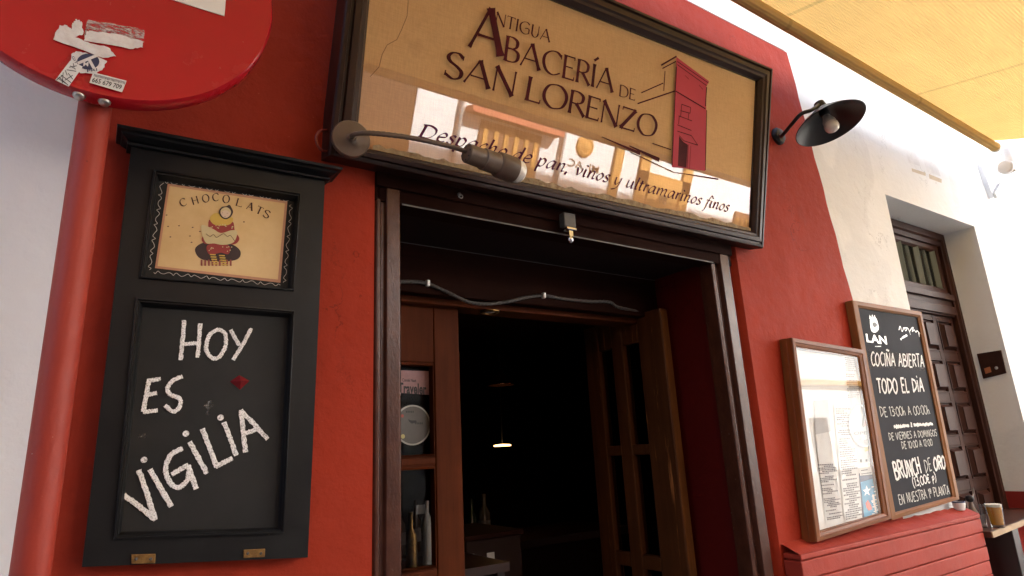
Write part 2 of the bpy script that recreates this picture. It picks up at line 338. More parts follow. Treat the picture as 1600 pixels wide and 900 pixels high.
ITA = {
 'D': (1.12, [('L', [(.18, 1.4), (.18, 0)], 1), ('C', [(0, 1.36), (.5, 1.42), (.92, 1.12), (.95, .55), (.62, .06), (.05, .02)], None)]),
 'e': (.60, [('C', [(.06, .48), (.50, .62), (.48, .94), (.28, 1), (.06, .6), (.10, .12), (.32, 0), (.56, .16)], None)]),
 's': (.50, [('C', [(.46, .86), (.30, 1), (.12, .86), (.16, .64), (.38, .40), (.36, .12), (.18, 0), (0, .12)], None)]),
 'p': (.72, [('L', [(.12, 1), (.12, -.72)], .9), ('C', [(.12, .62), (.36, 1), (.60, .78), (.54, .24), (.34, 0), (.14, .1)], None)]),
 'a': (.76, [('C', [(.56, .9), (.34, 1), (.08, .6), (.06, .16), (.20, .01), (.44, .34), (.58, .95)], None), ('L', [(.58, 1), (.55, .2)], .9), tail(.55)]),
 'c': (.54, [('C', [(.50, .86), (.34, 1), (.08, .62), (.08, .16), (.26, 0), (.50, .16)], None)]),
 'h': (.76, [('L', [(.12, 1.7), (.10, 0)], .9), ('C', [(.12, .45), (.32, .92), (.50, .94), (.53, .7), (.50, .2)], None), tail(.50)]),
 'o': (.60, [('C', [(.30, 1), (.06, .62), (.06, .2), (.24, 0), (.50, .4), (.50, .82), (.30, 1)], None)]),
 'd': (.76, [('C', [(.56, .9), (.34, 1), (.08, .6), (.06, .16), (.20, .01), (.44, .34), (.56, .9)], None), ('L', [(.60, 1.7), (.55, .2)], .9), tail(.55)]),
 'n': (.76, [('L', [(.12, 1), (.10, 0)], .9), ('C', [(.12, .45), (.32, .92), (.50, .94), (.53, .7), (.50, .2)], None), tail(.50)]),
 'm': (1.2, [('L', [(.12, 1), (.10, 0)], .9), ('C', [(.12, .45), (.32, .92), (.48, .94), (.53, .7), (.50, 0)], None), ('C', [(.52, .45), (.74, .92), (.92, .94), (.96, .7), (.93, .2)], None), tail(.93)]),
 'v': (.60, [('L', [(.06, 1), (.26, 0)], 1), ('C', [(.26, 0), (.50, .5), (.52, 1)], None)]),
 'i': (.34, [('L', [(.12, 1), (.10, .2)], .9), tail(.10), ('L', [(.12, 1.36), (.16, 1.52)], 1)]),
 'y': (.68, [('C', [(.06, 1), (.10, .3), (.26, .04), (.52, .5)], None), ('C', [(.58, 1), (.52, .1), (.36, -.45), (.02, -.7)], None)]),
 'u': (.78, [('C', [(.10, 1), (.08, .3), (.20, .02), (.44, .3), (.56, .7)], None), ('L', [(.58, 1), (.55, .2)], .9), tail(.55)]),
 'l': (.34, [('L', [(.14, 1.7), (.10, .2)], .9), tail(.10)]),
 't': (.40, [('L', [(.14, 1.36), (.10, .2)], .9), tail(.10), ('L', [(-.04, .98), (.32, .98)], .45)]),
 'r': (.48, [('L', [(.12, 1), (.10, 0)], .9), ('C', [(.12, .45), (.28, .9), (.46, .94)], None)]),
 'f': (.44, [('C', [(.58, 1.56), (.46, 1.7), (.34, 1.5), (.20, .5), (.08, -.5), (-.12, -.7)], None), ('L', [(0, .98), (.44, .98)], .45)]),
 ',': (.28, [('L', [(.12, .1), (.02, -.28)], .9)]), ' ': (.36, [])}
def simp(d): return {k: (w_, [(t, p, 1) for t, p in s_]) for k, (w_, s_) in d.items()}
OV = [(.30, 1), (.06, .72), (.05, .28), (.26, 0), (.50, .24), (.52, .74), (.30, 1)]
CHK = simp({
 'A': (.60, [('L', [(.02, 0), (.30, 1)]), ('L', [(.30, 1), (.56, 0)]), ('L', [(.10, .36), (.50, .36)])]),
 'B': (.56, [('L', [(.08, 0), (.08, 1)]), ('C', [(.08, 1), (.42, .92), (.40, .62), (.08, .54)]), ('C', [(.08, .54), (.52, .44), (.48, .08), (.08, 0)])]),
 'C': (.54, [('C', [(.50, .88), (.32, 1), (.08, .7), (.08, .25), (.28, 0), (.52, .14)])]),
 'D': (.60, [('L', [(.08, 0), (.08, 1)]), ('C', [(.04, 1), (.46, .84), (.54, .4), (.06, 0)])]),
 'E': (.50, [('L', [(.08, 0), (.08, 1)]), ('L', [(.06, 1), (.46, 1)]), ('L', [(.08, .52), (.40, .52)]), ('L', [(.06, 0), (.48, 0)])]),
 'G': (.60, [('C', [(.50, .88), (.32, 1), (.08, .7), (.08, .22), (.28, 0), (.52, .2), (.52, .45)]), ('L', [(.32, .45), (.56, .45)])]),
 'H': (.58, [('L', [(.08, 0), (.08, 1)]), ('L', [(.50, 0), (.50, 1)]), ('L', [(.08, .5), (.50, .5)])]),
 'I': (.20, [('L', [(.10, 0), (.10, 1)])]),
 'Í': (.22, [('L', [(.10, 0), (.10, .85)]), ('L', [(.08, 1.08), (.16, 1.14)])]),
 'L': (.46, [('L', [(.08, 1), (.08, 0)]), ('L', [(.08, 0), (.44, .02)])]),
 'M': (.70, [('L', [(.06, 0), (.12, 1)]), ('L', [(.12, 1), (.34, .3)]), ('L', [(.34, .3), (.56, 1)]), ('L', [(.56, 1), (.62, 0)])]),
 'N': (.60, [('L', [(.08, 0), (.08, 1)]), ('L', [(.08, 1), (.50, 0)]), ('L', [(.50, 0), (.52, 1)])]),
 'Ñ': (.60, [('L', [(.08, 0), (.08, 1)]), ('L', [(.08, 1), (.50, 0)]), ('L', [(.50, 0), (.52, 1)]), ('C', [(.10, 1.16), (.24, 1.24), (.36, 1.14), (.50, 1.22)])]),
 'O': (.60, [('C', OV)]), 'P': (.54, [('L', [(.08, 0), (.08, 1)]), ('C', [(.06, 1), (.46, .92), (.46, .56), (.10, .46)])]),
 'R': (.56, [('L', [(.08, 0), (.08, 1)]), ('C', [(.06, 1), (.46, .92), (.46, .58), (.10, .5)]), ('L', [(.20, .5), (.54, 0)])]),
 'S': (.50, [('C', [(.46, .9), (.28, 1), (.10, .82), (.16, .6), (.40, .42), (.42, .14), (.22, 0), (.04, .1)])]),
 'T': (.54, [('L', [(.28, 0), (.28, 1)]), ('L', [(.02, 1), (.54, 1)])]),
 'U': (.58, [('C', [(.08, 1), (.08, .3), (.28, 0), (.48, .3), (.50, 1)])]),
 'V': (.56, [('L', [(.04, 1), (.28, 0)]), ('L', [(.28, 0), (.52, 1)])]),
 '0': (.54, [('C', OV)]), '1': (.26, [('L', [(.04, .8), (.16, 1)]), ('L', [(.16, 1), (.16, 0)])]),
 '2': (.50, [('C', [(.06, .8), (.26, 1), (.44, .8), (.30, .4), (.05, 0)]), ('L', [(.05, 0), (.46, 0)])]),
 '3': (.48, [('C', [(.06, .92), (.34, .98), (.38, .7), (.18, .54)]), ('C', [(.18, .54), (.46, .42), (.40, .06), (.05, .04)])]),
 ':': (.20, [('L', [(.1, .22), (.1, .30)]), ('L', [(.1, .64), (.1, .72)])]),
 ',': (.16, [('L', [(.08, .08), (.02, -.14)])]), 'h': (.46, [('L', [(.06, 1), (.06, 0)]), ('C', [(.06, .3), (.26, .5), (.36, .3), (.38, 0)])]),
 '(': (.26, [('C', [(.22, 1.1), (.05, .7), (.06, .2), (.22, -.15)])]), ')': (.26, [('C', [(.04, 1.1), (.22, .7), (.20, .2), (.02, -.15)])]),
 '€': (.54, [('C', [(.52, .88), (.34, 1), (.12, .7), (.12, .25), (.30, 0), (.52, .14)]), ('L', [(0, .6), (.40, .6)]), ('L', [(0, .42), (.36, .42)])]),
 'p': (.42, [('L', [(.06, .6), (.04, -.25)]), ('C', [(.06, .5), (.28, .62), (.36, .36), (.08, .16)])]),
 'ª': (.30, [('C', [(.26, .9), (.10, 1), (.04, .74), (.22, .72), (.26, .98), (.28, .66)]), ('L', [(.02, .54), (.28, .54)])]),
 ' ': (.34, [])})
def sweep(mb, pts, width, to3, thick=.15, thin=.35, nib=None, flare=0, z=[0], rag=0):
    """ribbon along 2-D pts; to3 maps (x, y, lift) into the scene"""
    n = len(pts); Lf = []; Rg = []
    z[0] = (z[0]+1) % 40; lift = z[0]*0.000025
    for i, p in enumerate(pts):
        a = pts[max(i-1, 0)]; b = pts[min(i+1, n-1)]
        dx, dy = b[0]-a[0], b[1]-a[1]; l = math.hypot(dx, dy) or 1; nx, ny = -dy/l, dx/l
        wd = width
        if nib is not None: wd = width*math.sqrt((math.sin(math.atan2(dy, dx)-nib))**2*(1-thin*thin)+thin*thin)
        if flare:
            t = i/(n-1); e = max(0, 1-min(t, 1-t)/.16); wd *= 1+flare*e*e
        ra, rb = (random.uniform(-rag, rag)*width, random.uniform(-rag, rag)*width) if rag else (0, 0)
        Lf.append(to3(p[0]+nx*(wd/2+ra), p[1]+ny*(wd/2+ra), lift)); Rg.append(to3(p[0]-nx*(wd/2+rb), p[1]-ny*(wd/2+rb), lift))
    mb.add(Lf+Rg, [[i, i+1, n+i+1, n+i] for i in range(n-1)])
def dense(p, n=8):
    out = []
    for a, b in zip(p[:-1], p[1:]):
        for k in range(n): out.append((a[0]+(b[0]-a[0])*k/n, a[1]+(b[1]-a[1])*k/n))
    return out+[p[-1]]
def write(mb, text, font, A, B, T, nrm, thick, nib=None, thin=.35, flare=0, slant=0, lift=.001, rag=0, gap=.06, jit=0, unit=1):
    """text from baseline point A to B; T is the top of a capital above A"""
    A, B, T = V3(A), V3(B), V3(T); nrm = V3(nrm)
    e = (B-A); Ln = e.length; e.normalize(); up = T-A; s = up.length; up.normalize()
    s /= unit
    W = sum(font[c][0]+gap for c in text)-gap; k = Ln/(W*s); x = 0
    to3 = lambda u, v, z: A+e*u+up*v+nrm*(lift+z)
    for c in text:
        w_, st = font[c]; jy = random.uniform(-jit, jit); js = 1+random.uniform(-jit, jit)
        for kind, pts, wt in st:
            q = [((x+(p[0]+slant*p[1]))*k*s, (p[1]*js+jy)*s) for p in pts]
            if kind == 'C': q = [(v.x, v.y) for v in catmull([(a, b, 0) for a, b in q], 7)]
            else: q = dense(q, 8)
            if wt is None: sweep(mb, q, thick*s, to3, nib=nib, thin=thin, rag=rag)
            else: sweep(mb, q, thick*s*wt, to3, flare=flare if wt > .32 else 0, rag=rag)
        x += w_+gap
def px_strokes(mb, strokes, Y, width, lift=.001, rag=.12, curve=True):
    for s_ in strokes:
        pts = [P(x, y, Y) for x, y in s_]
        q = [(p.x, p.z) for p in pts]
        q = [(v.x, v.y) for v in catmull([(a, b, 0) for a, b in q], 10)] if len(q) > 2 and curve else dense(q, 24)
        sweep(mb, q, width, lambda u, v, z: V3((u, Y-lift-z, v)), rag=rag)
def block_text(mb, text, A, B, T, nrm, lift=.001, bold=0.0):
    cu = bpy.data.curves.new('t', 'FONT'); cu.body = text; cu.offset = bold; cu.resolution_u = 3
    ob = bpy.data.objects.new('t', cu); COL.objects.link(ob)
    dg = bpy.context.evaluated_depsgraph_get(); me = bpy.data.meshes.new_from_object(ob.evaluated_get(dg))
    vs = [v.co.copy() for v in me.vertices]; fs = [list(p.vertices) for p in me.polygons]
    bpy.data.objects.remove(ob); bpy.data.curves.remove(cu); bpy.data.meshes.remove(me)
    x0, x1 = min(v.x for v in vs), max(v.x for v in vs); cap = .729
    A, B, T, nrm = V3(A), V3(B), V3(T), V3(nrm)
    mb.add([A+(B-A)*((v.x-x0)/(x1-x0))+(T-A)*(v.y/cap)+nrm*lift for v in vs], fs)
NY = V3((0, -1, 0))
def flatpoly(mb, px, Y, lift=.001): mb.poly([P(x, y, Y)+NY*lift for x, y in px])

# ================================================================== the street
g = MB(); g.box((-40, -40, -.3), (40, 40, 0)); go = g.build('ground', M_asph, kind='structure')

# ================================================================== the tavern and its facade
H_T = 8.3
bld = thing('tavern_building', 'white plastered tavern with red painted front round its doorway', 'building', (2.5, .2, 0))
DX0, DX1, DZ = .576, 2.105, 2.42          # doorway
OX0, OX1, OZ = 3.571, 4.735, 2.885        # recessed side door
m = MB()
for a, b in (((-9, 0, 0), (DX0, .45, H_T)), ((DX0, 0, DZ), (DX1+.04, .45, H_T)), ((DX1+.04, 0, 0), (OX0, .45, H_T)), ((OX0, 0, OZ), (OX1, .45, H_T)), ((OX1, 0, 0), (14, .45, H_T))):
    m.box(a, b)
m.build('wall', M_white, bld)
m = MB(); m.box((-9, .46, 7.9), (14, 6, 8.1)); m.build('roof', M_dark, bld)
# red painted plaster skin, 12 mm proud, one sheet round the doorway with a waving right edge
def red_edge(z):
    pts = [(3.53, 2.794), (2.933, 2.875), (2.216, 2.97), (1.1, 3.05)]
    for (z1, x1), (z0, x0) in zip(pts[:-1], pts[1:]):
        if z >= z0: t = (z-z0)/(z1-z0); break
    else: t = 0
    return x0+(x1-x0)*t+.003*math.sin(z*23)+.002*math.sin(z*57+1)
m = MB()
zs = [0, .4, .8, 1.1]+[1.1+.08*i for i in range(1, 31)]; zs = [z for z in zs if z < 3.50]+[3.515]
def strip(xl, xr, zz, ny=1):
    L_ = [(xl(z), z) for z in zz]; R_ = [(xr(z), z) for z in zz]
    n = len(zz); v = [(x, -.013, z) for x, z in L_]+[(x, -.013, z) for x, z in R_]; m.add(v, [[i, n+i, n+i+1, i+1] for i in range(n-1)])
    for E_ in (L_, R_): m.add([(x, -.013, z) for x, z in E_]+[(x, 0, z) for x, z in E_], [[i, i+1, n+i+1, n+i] for i in range(n-1)])
zlo = [z for z in zs if z < DZ-.01]+[DZ]; zhi = [DZ]+[z for z in zs if z > DZ+.02]
strip(lambda z: -.066, lambda z: DX0, zlo); strip(lambda z: DX1+.018, red_edge, zlo)
strip(lambda z: -.066, red_edge, zhi)
m.add([(-.066, -.013, 3.515), (2.80, -.013, 3.52), (2.80, 0, 3.535), (-.066, 0, 3.53)], [[0, 1, 2, 3]])
# chamfered plaster edge at the right of the doorway
m.add([(DX1+.018, -.013, 0), (DX1+.018, -.013, DZ), (DX1-.02, .04, DZ), (DX1-.02, .04, 0)], [[0, 1, 2, 3]])
m.build('red_plaster', M_red, bld)
# doorway passage: red side wall darkened for shade, dark left side
m = MB(); m.box((1.985, .07, 0), (2.10, .446, 2.30)); m.build('reveal', M_red_shaded, bld)
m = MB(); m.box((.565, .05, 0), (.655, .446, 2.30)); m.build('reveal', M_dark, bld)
# painted stone base under the boards, in courses
PL = -.085
base = MB(); tz = P(1210, 868, PL).z
zt = tz-.015; x0 = 2.135; x1 = P(1530, 800, PL).x
cz = [zt, P(1527, 811, PL).z, P(1530, 833, PL).z, P(1535, 855, PL).z, P(1541, 877, PL).z, P(1545, 899, PL).z]
while cz[-1] > .1: cz.append(cz[-1]-.064)
for a, b in zip(cz[:-1], cz[1:]):
    base.box((x0+random.uniform(-.004, .004), PL+random.uniform(-.001, .0015), b+.0018), (x1+random.uniform(-.003, .003), -.014, a-.0018))
base.box((x0+.01, PL+.012, .02), (x1-.01, -.016, zt-.006))
b_ = base.build('plinth', M_stone, bld, bevel=.004)
m = MB(); nn = 40; top = []; fr_ = []                                  # rough mortar slope on top
for i in range(nn+1):
    x = x0+(x1-x0)*i/nn; top.append((x, -.014, zt+.030+random.uniform(-.003, .003))); fr_.append((x, PL+.001+random.uniform(-.001, .002), zt-.001+random.uniform(-.0008, .002)))
m.add(top+fr_, [[i, i+1, nn+2+i, nn+1+i] for i in range(nn)]); m.build('mortar_ledge', M_stone, bld)
# red dado in the recess and beyond
m = MB(); m.box((OX1-.005, 0, 0), (OX1, .199, 1.212)); m.box((OX1+.001, -.005, 0), (9, 0, 1.216)); m.build('dado', M_redd, bld)
# faded tape on the white wall
for q in ([(1424, 263), (1446, 270), (1446, 275), (1425, 268)], [(1451, 272), (1471, 280), (1471, 286), (1452, 279)]):
    m = MB(); flatpoly(m, q, 0, .001); m.build('tape_strip', M_tape, bld)
M_patch = mat('newer_whitewash', (.86, .86, .85), .9)
for q in ([(1411, 225), (1430, 231), (1438, 260), (1420, 254)], [(1438, 237), (1459, 245), (1470, 276), (1449, 269)]):
    m = MB(); flatpoly(m, q, 0, .0008); m.build('paint_patch', M_patch, bld)

# ---- metal tracks of the roller shutter, lintel
def track(x0, x1, mirror):
    m = MB(); s_ = -1 if mirror else 1
    X = (lambda t: x1-(x1-x0)*t) if mirror else (lambda t: x0+(x1-x0)*t)
    prof = [(0, .03), (0, -.004), (.10, -.012), (.22, -.012), (.27, -.004), (.40, -.004), (.44, -.016), (.94, -.016), (1, -.010), (1, .05)]
    m.rings([[(X(t), y, z) for t, y in prof] for z in (0, 2.33)], True, True, True); return m
track(.577, .652, False).build('shutter_track', M_metal, bld, bevel=.002)
m = MB()
m.rings([[(x, y, z) for x, y in ((1.968, .06), (1.968, -.002), (1.984, -.006), (1.992, .006), (2.008, .006), (2.012, -.016), (2.060, -.018), (2.066, -.006), (2.078, -.004), (2.088, .04))] for z in (0, 2.33)], True, True, True)
m.build('shutter_track', M_metal, bld, bevel=.002)
m = MB(); m.box((.577, -.012, 2.275), (2.085, .06, 2.44)); m.box((.577, -.022, 2.315), (2.085, -.0125, 2.44)); m.build('lintel', M_door_dk, bld, bevel=.004)
m = MB(); m.box((.655, -.0165, 2.272), (1.966, -.0145, 2.2765)); m.build('edge_strip', M_dulls, bld)
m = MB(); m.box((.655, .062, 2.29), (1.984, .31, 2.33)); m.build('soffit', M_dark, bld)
m = MB(); m.box((.655, .312, 2.12), (1.984, .36, 2.36)); m.build('header_board', M_door_dk, bld, bevel=.004)
m = MB(); m.box((.655, .3085, 2.286), (1.984, .3115, 2.2885)); m.build('edge_strip', M_dulls, bld)
m = MB(); m.box((.655, .362, 2.10), (1.984, .46, 2.13)); m.build('door_head', M_mahog, bld, bevel=.004)

# ---- left door leaf with two glass panes
LY = .40
def pz(y): return P(660, y, LY).z
gx0, gx1 = .66, P(680, 640, LY).x; lx1 = P(722, 700, LY).x
zt_, zm1, zm0, zb_ = pz(566), pz(716), pz(727), pz(893)
leaf = MB(); leaf.box((.655, LY, 0), (gx0+.02, LY+.045, 2.10)); leaf.box((gx1, LY, 0), (lx1, LY+.045, 2.10))
leaf.box((gx0+.02, LY+.002, zt_), (gx1, LY+.043, 2.10)); leaf.box((gx0+.02, LY+.002, zm0), (gx1, LY+.043, zm1)); leaf.box((gx0+.02, LY+.002, 0), (gx1, LY+.043, zb_))
lf = leaf.build('door_leaf', M_mahog, bld, bevel=.004)
ROOT[lf.name] = root_loc(bld)
for (a, b) in ((zm1, zt_), (zb_, zm0)):
    o_ = [(gx0+.02, LY, a), (gx1, LY, a), (gx1, LY, b), (gx0+.02, LY, b)]
    i_ = [(gx0+.035, LY, a+.012), (gx1-.012, LY, a+.012), (gx1-.012, LY, b-.012), (gx0+.035, LY, b-.012)]
    m = MB(); m.frame(o_, i_, [(0, -.006), (.4, -.006), (.5, .004), (1, .012), (1, -.02)], NY); m.build('glazing_bead', M_mahog, lf)
    m = MB(); m.box((gx0+.02, LY+.022, a), (gx1, LY+.026, b)); m.build('glass_pane', M_glass1, lf)
# stickers on the upper pane
M_mauve = mat('mauve_sticker', (.36, .20, .21), .6, (.28, .15, .16), 40)
SY = LY+.02
m = MB(); flatpoly(m, [(612, 578), (672, 580), (671, 617), (612, 613)], SY, 0); stk = m.build('sticker', M_mauve, lf)
m = MB(); block_text(m, 'Traveler', P(622, 614, SY), P(666, 616, SY), P(622, 597, SY), NY, .001, .03)
block_text(m, 'Condé Nast', P(628, 596, SY), P(650, 597, SY), P(628, 591, SY), NY, .0012, .02); m.build('lettering', M_ink, lf)
def disc_px(cx, cy, r, Y, lift): 
    c = P(cx, cy, Y); r = metres(r, c); return [(c.x+r*math.cos(t*math.pi/20), Y-lift, c.z+r*math.sin(t*math.pi/20)) for t in range(40)]
M_dgrey = mat('grey_decal', (.085, .078, .075), .5, (.07, .065, .06), 30)
M_lgrey = mat('pale_decal_rim', (.38, .37, .36), .5)
m = MB(); m.poly(disc_px(645, 664, 31, SY, 0)); m.build('sticker', M_lgrey, lf)
m = MB(); m.poly(disc_px(645, 664, 28.5, SY, .001)); m.build('sticker', M_dgrey, lf)
m = MB(); flatpoly(m, [(637, 655), (642, 657), (650, 657), (651, 660), (643, 662), (639, 659)], SY, .002)
for (a, b, c_, d_) in ((648, 660, 662, 662), (634, 642, 652, 646)):
    for k in range(5): flatpoly(m, [(a+k*2.6, b), (a+k*2.6+1.6, b), (a+k*2.6+1.6, b+3), (a+k*2.6, b+3)], SY, .002)
m.build('emblem', M_ink, lf)
m = MB(); m.poly(disc_px(629, 682, 3.4, SY, .003)); m.build('sticker', mat('yellow_dot', (.45, .40, .16), .5), lf)
m = MB(); m.poly(disc_px(628, 650, 2.5, SY, .003)); m.build('sticker', mat('red_dot', (.35, .05, .04), .5), lf)

# ---- right door leaf, swung open into the room
LX = 1.9
def qx(x, y): p = PX(x, y, LX); return p.y, p.z
ys = qx(1017, 730)[0]; ye = qx(1058, 730)[0]; yb1 = qx(990, 730)[0]; yb0 = qx(972, 730)[0]; yf1 = qx(950, 730)[0]; yf0 = qx(940, 730)[0]+.05
leaf = MB()
for (a, b) in ((ye, ys), (yb1, yb0), (yf1, yf0)): leaf.box((LX, a, 0), (LX+.045, b, 2.14))
zr = [(2.02, 2.14), (qx(1005, 706)[1]-.012, qx(1005, 694)[1]), (qx(1010, 886)[1]-.01, qx(1010, 868)[1]), (0, .6)]
for a, b in zr:
    for (c_, d_) in ((ys, yb1), (yb0, yf1)): leaf.box((LX+.002, c_, a), (LX+.043, d_, b))
rl = leaf.build('door_leaf', M_worn, bld, bevel=.005); rl['label'] = 'open brown door leaf with worn orange edge'
ROOT[rl.name] = root_loc(bld)
M_wedge = wood('bare_worn_edge', (.30, .125, .035), (.13, .045, .014), .6, 2, 0, wear=(.46, .20, .06), spec=.1)
m = MB(); m.box((LX+.004, ye-.0015, .02), (LX+.041, ye-.0002, 2.13)); m.build('worn_edge', M_wedge, rl)
m = MB(); m.box((LX+.022, ys, .6), (LX+.026, yf1, 2.02)); m.build('glass_pane', M_glass1, rl)
# ---- dark room behind
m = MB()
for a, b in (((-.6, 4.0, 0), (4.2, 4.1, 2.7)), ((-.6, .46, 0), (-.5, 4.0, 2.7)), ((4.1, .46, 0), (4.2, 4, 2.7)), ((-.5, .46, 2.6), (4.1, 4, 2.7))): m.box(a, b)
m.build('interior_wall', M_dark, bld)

# ---- recessed side door
D2 = .20
def d2z(y): return PX(1500, y, 4.6).z
m = MB()
jx = P(1468, 380, D2).x; jt = P(1468, 381, D2).z
o_ = [(3.575, D2, 0), (OX1-.006, D2, 0), (OX1-.006, D2, OZ), (3.575, D2, OZ)]
i_ = [(3.66, D2, 0), (OX1-.075, D2, 0), (OX1-.075, D2, OZ-.09), (3.66, D2, OZ-.09)]
sd_ = MB(); sd_.frame(o_, i_, [(0, .0), (.05, .02), (.55, .02), (.65, .008), (1, .008), (1, -.06)], NY)
sf = sd_.build('door_frame', M_door2, bld)
# leaf with raised panels
lx0, lx1b = 3.66, OX1-.075
tr0 = P(1488, 462, D2+.03).z       # transom sill
m = MB(); m.box((lx0, D2+.0, tr0-.165), (lx1b, D2+.06, tr0)); m.box((lx0, D2-.022, tr0-.06), (lx1b, D2-.001, tr0-.02)); m.box((lx0, D2-.014, tr0-.155), (lx1b, D2-.001, tr0-.10)); m.build('transom_bar', M_door2, bld, bevel=.004)
m = MB(); m.box((lx0, D2+.03, tr0), (lx1b, D2+.035, OZ-.09)); m.build('glass_pane', M_glass1, bld)
m = MB()
for i in range(9): m.tube([(lx0+.03+i*.115+.01*math.sin(i*3), D2+.07+.012*(i % 2), tr0), (lx0+.03+i*.115, D2+.07+.012*(i % 2), OZ-.09)], .058, 8)
m.build('curtain', mat('grey_green_curtain', (.11, .115, .08), .9, (.07, .075, .05), 20, (1, 1, .1)), bld)
m = MB(); o_ = [(lx0, D2, tr0), (lx1b, D2, tr0), (lx1b, D2, OZ-.09), (lx0, D2, OZ-.09)]; i_ = [(lx0+.045, D2, tr0+.035), (lx1b-.045, D2, tr0+.035), (lx1b-.045, D2, OZ-.13), (lx0+.045, D2, OZ-.13)]
m.frame(o_, i_, [(0, -.01), (.7, -.01), (1, -.022), (1, -.03)], NY); m.build('transom_frame', M_door2, bld)
lt = tr0-.165; LD = D2+.02
m = MB(); m.box((lx0, LD+.012, 0), (lx1b, LD+.05, lt)); dl = m.build('door_leaf', M_door2, bld); ROOT[dl.name] = root_loc(bld)
# stiles and rails stand 12 mm proud, panels sit between them as bevelled pyramids with flat tops
rows = []
zz = lt-.03
ph = .205; rail = .052
cols = [(lx1b-.04-.2-.25*k, lx1b-.04-.25*k) for k in range(4)]
while zz-ph > .1: rows.append((zz-ph, zz)); zz -= ph+rail
m = MB()
xs_ = sorted([lx0]+[c for k in cols for c in k]+[lx1b])
for a, b in zip(xs_[0::2], xs_[1::2]): m.box((a, LD, 0), (b, LD+.0115, lt))
prev = lt
for (a, b) in rows+[(0, .02)]:
    for c in cols: m.box((c[0], LD+.001, b), (c[1], LD+.0115, prev))
    prev = a
m.build('stiles', M_door2, dl, bevel=.003)
for (a, b) in rows:
    for c in cols:
        o_ = [(c[0], LD+.012, a), (c[1], LD+.012, a), (c[1], LD+.012, b), (c[0], LD+.012, b)]
        cx_, cz_ = (c[0]+c[1])/2, (a+b)/2; i_ = [(cx_+(x-cx_)*.50, LD+.012, cz_+(z-cz_)*.58) for x, _, z in o_]
        m = MB(); m.rings([[V3(p).lerp(V3(q), t)+NY*h for p, q in zip(o_, i_)] for t, h in ((0, .016), (.18, .016), (.26, .002), (.42, .004), (.78, .028), (.80, .034), (1, .034))], True, False, True)
        m.build('raised_panel', M_door2, dl)
# soffit-side reveal faces are the wall slabs themselves

# ================================================================== the round no entry sign on its pole
SYD = -.26
sc_ = V3((-.022-.056+.03, SYD, 2.556)); sr_ = .291
nes = thing('no_entry_sign', 'round red no entry sign with torn stickers on a red pole', 'road sign', (-.05, -.22, 0))
m = MB(); m.lathe(sc_, (0, -1, 0), [(sr_-.012, -.045), (sr_-.004, -.043), (sr_, -.036), (sr_, -.006), (sr_-.004, 0), (sr_-.016, -.002), (.001, -.002)], 96); m.build('disc', M_signred, nes, smooth=True)
bz = P(350, 25, SYD).z; bx = P(352, 10, SYD).x
hw = bx-sc_.x
m = MB(); m.box((sc_.x-hw, SYD-.0005, bz), (sc_.x+hw, SYD+.0015, 2*sc_.z-bz+.02)); m.build('bar', M_signw, nes, bevel=.0006)
m = MB(); a, b = P(145, 195, -.186), P(48, 893, -.186); ax_ = (a-b)/(a.z-b.z)
m.tube([b+ax_*(-b.z), b, a, a+ax_*.75], .0275, 20); m.build('pole', M_polered, nes, smooth=True)
for x, y in ((123, 156), (163, 161)):
    c = P(x, y, SYD+.018); dn = V3((0, -.35, -1)).normalized(); c = V3((c.x, SYD+.016, sc_.z-math.sqrt(sr_**2-(c.x-sc_.x)**2)))
    m = MB(); m.lathe(c, dn, [(.0105, -.004), (.0105, .002), (.0085, .006), (.003, .008)], 14); m.build('bolt', M_steel, nes, smooth=True)
SL = SYD
def scrap(px, mat_, lift, name='sticker', rag=1.2, sub=5):
    pts = []
    for (a, b) in zip(px, px[1:]+px[:1]):
        for k in range(sub):
            t = k/sub; pts.append((a[0]+(b[0]-a[0])*t+(random.uniform(-rag, rag) if k else 0), a[1]+(b[1]-a[1])*t+(random.uniform(-rag, rag) if k else 0)))
    m = MB(); m.prism([P(x, y, SL)+NY*lift for x, y in pts], (0, .0005, 0)); return m.build(name, mat_, nes)
def z6(l): return [(60+x/6.43, 20+y/6.43) for x, y in l]
M_scrap = mat('torn_paper', (.80, .78, .76), .8, (.66, .60, .58), 60, bs=.5, bscale=200)
def smear():
    m, N, L = nodes('sticker_residue'); b = N['Principled BSDF']; b.inputs['Base Color'].default_value = (.62, .50, .48, 1); b.inputs['Roughness'].default_value = .8
    n = noise(N, L, 1, 8, .8, geo_vec(N, L, (60, 60, 190))); L.new(ramp(N, L, n.outputs['Fac'], [(.44, (.0, .0, .0)), (.62, (.85, .85, .85))]), b.inputs['Alpha']); return m
M_smear = smear()
scrap(z6([(150, 270), (215, 125), (290, 130), (330, 170), (340, 105), (385, 65), (440, 100), (450, 215), (370, 250), (520, 310), (700, 350), (780, 440), (650, 455), (400, 360)]), M_scrap, .0012)
scrap(z6([(485, 185), (560, 190), (760, 210), (1050, 290), (1050, 350), (920, 365), (455, 280)]), M_scrap, .0010, rag=1.0)
scrap(z6([(500, 70), (1060, 170), (1060, 300), (460, 230)]), M_smear, .0006, 'sticker_residue')
scrap(z6([(330, 420), (380, 390), (490, 410), (690, 490), (640, 580), (560, 620), (420, 610), (330, 520)]), M_scrap, .0016)
c0 = z6([(500, 490)])[0]
m = MB(); m.poly([P(c0[0]+17.5*math.cos(t*.2618), c0[1]+1+12.5*math.sin(t*.2618), SL)+NY*.0022 for t in range(24)]); m.build('emblem', M_navy, nes)
m = MB()
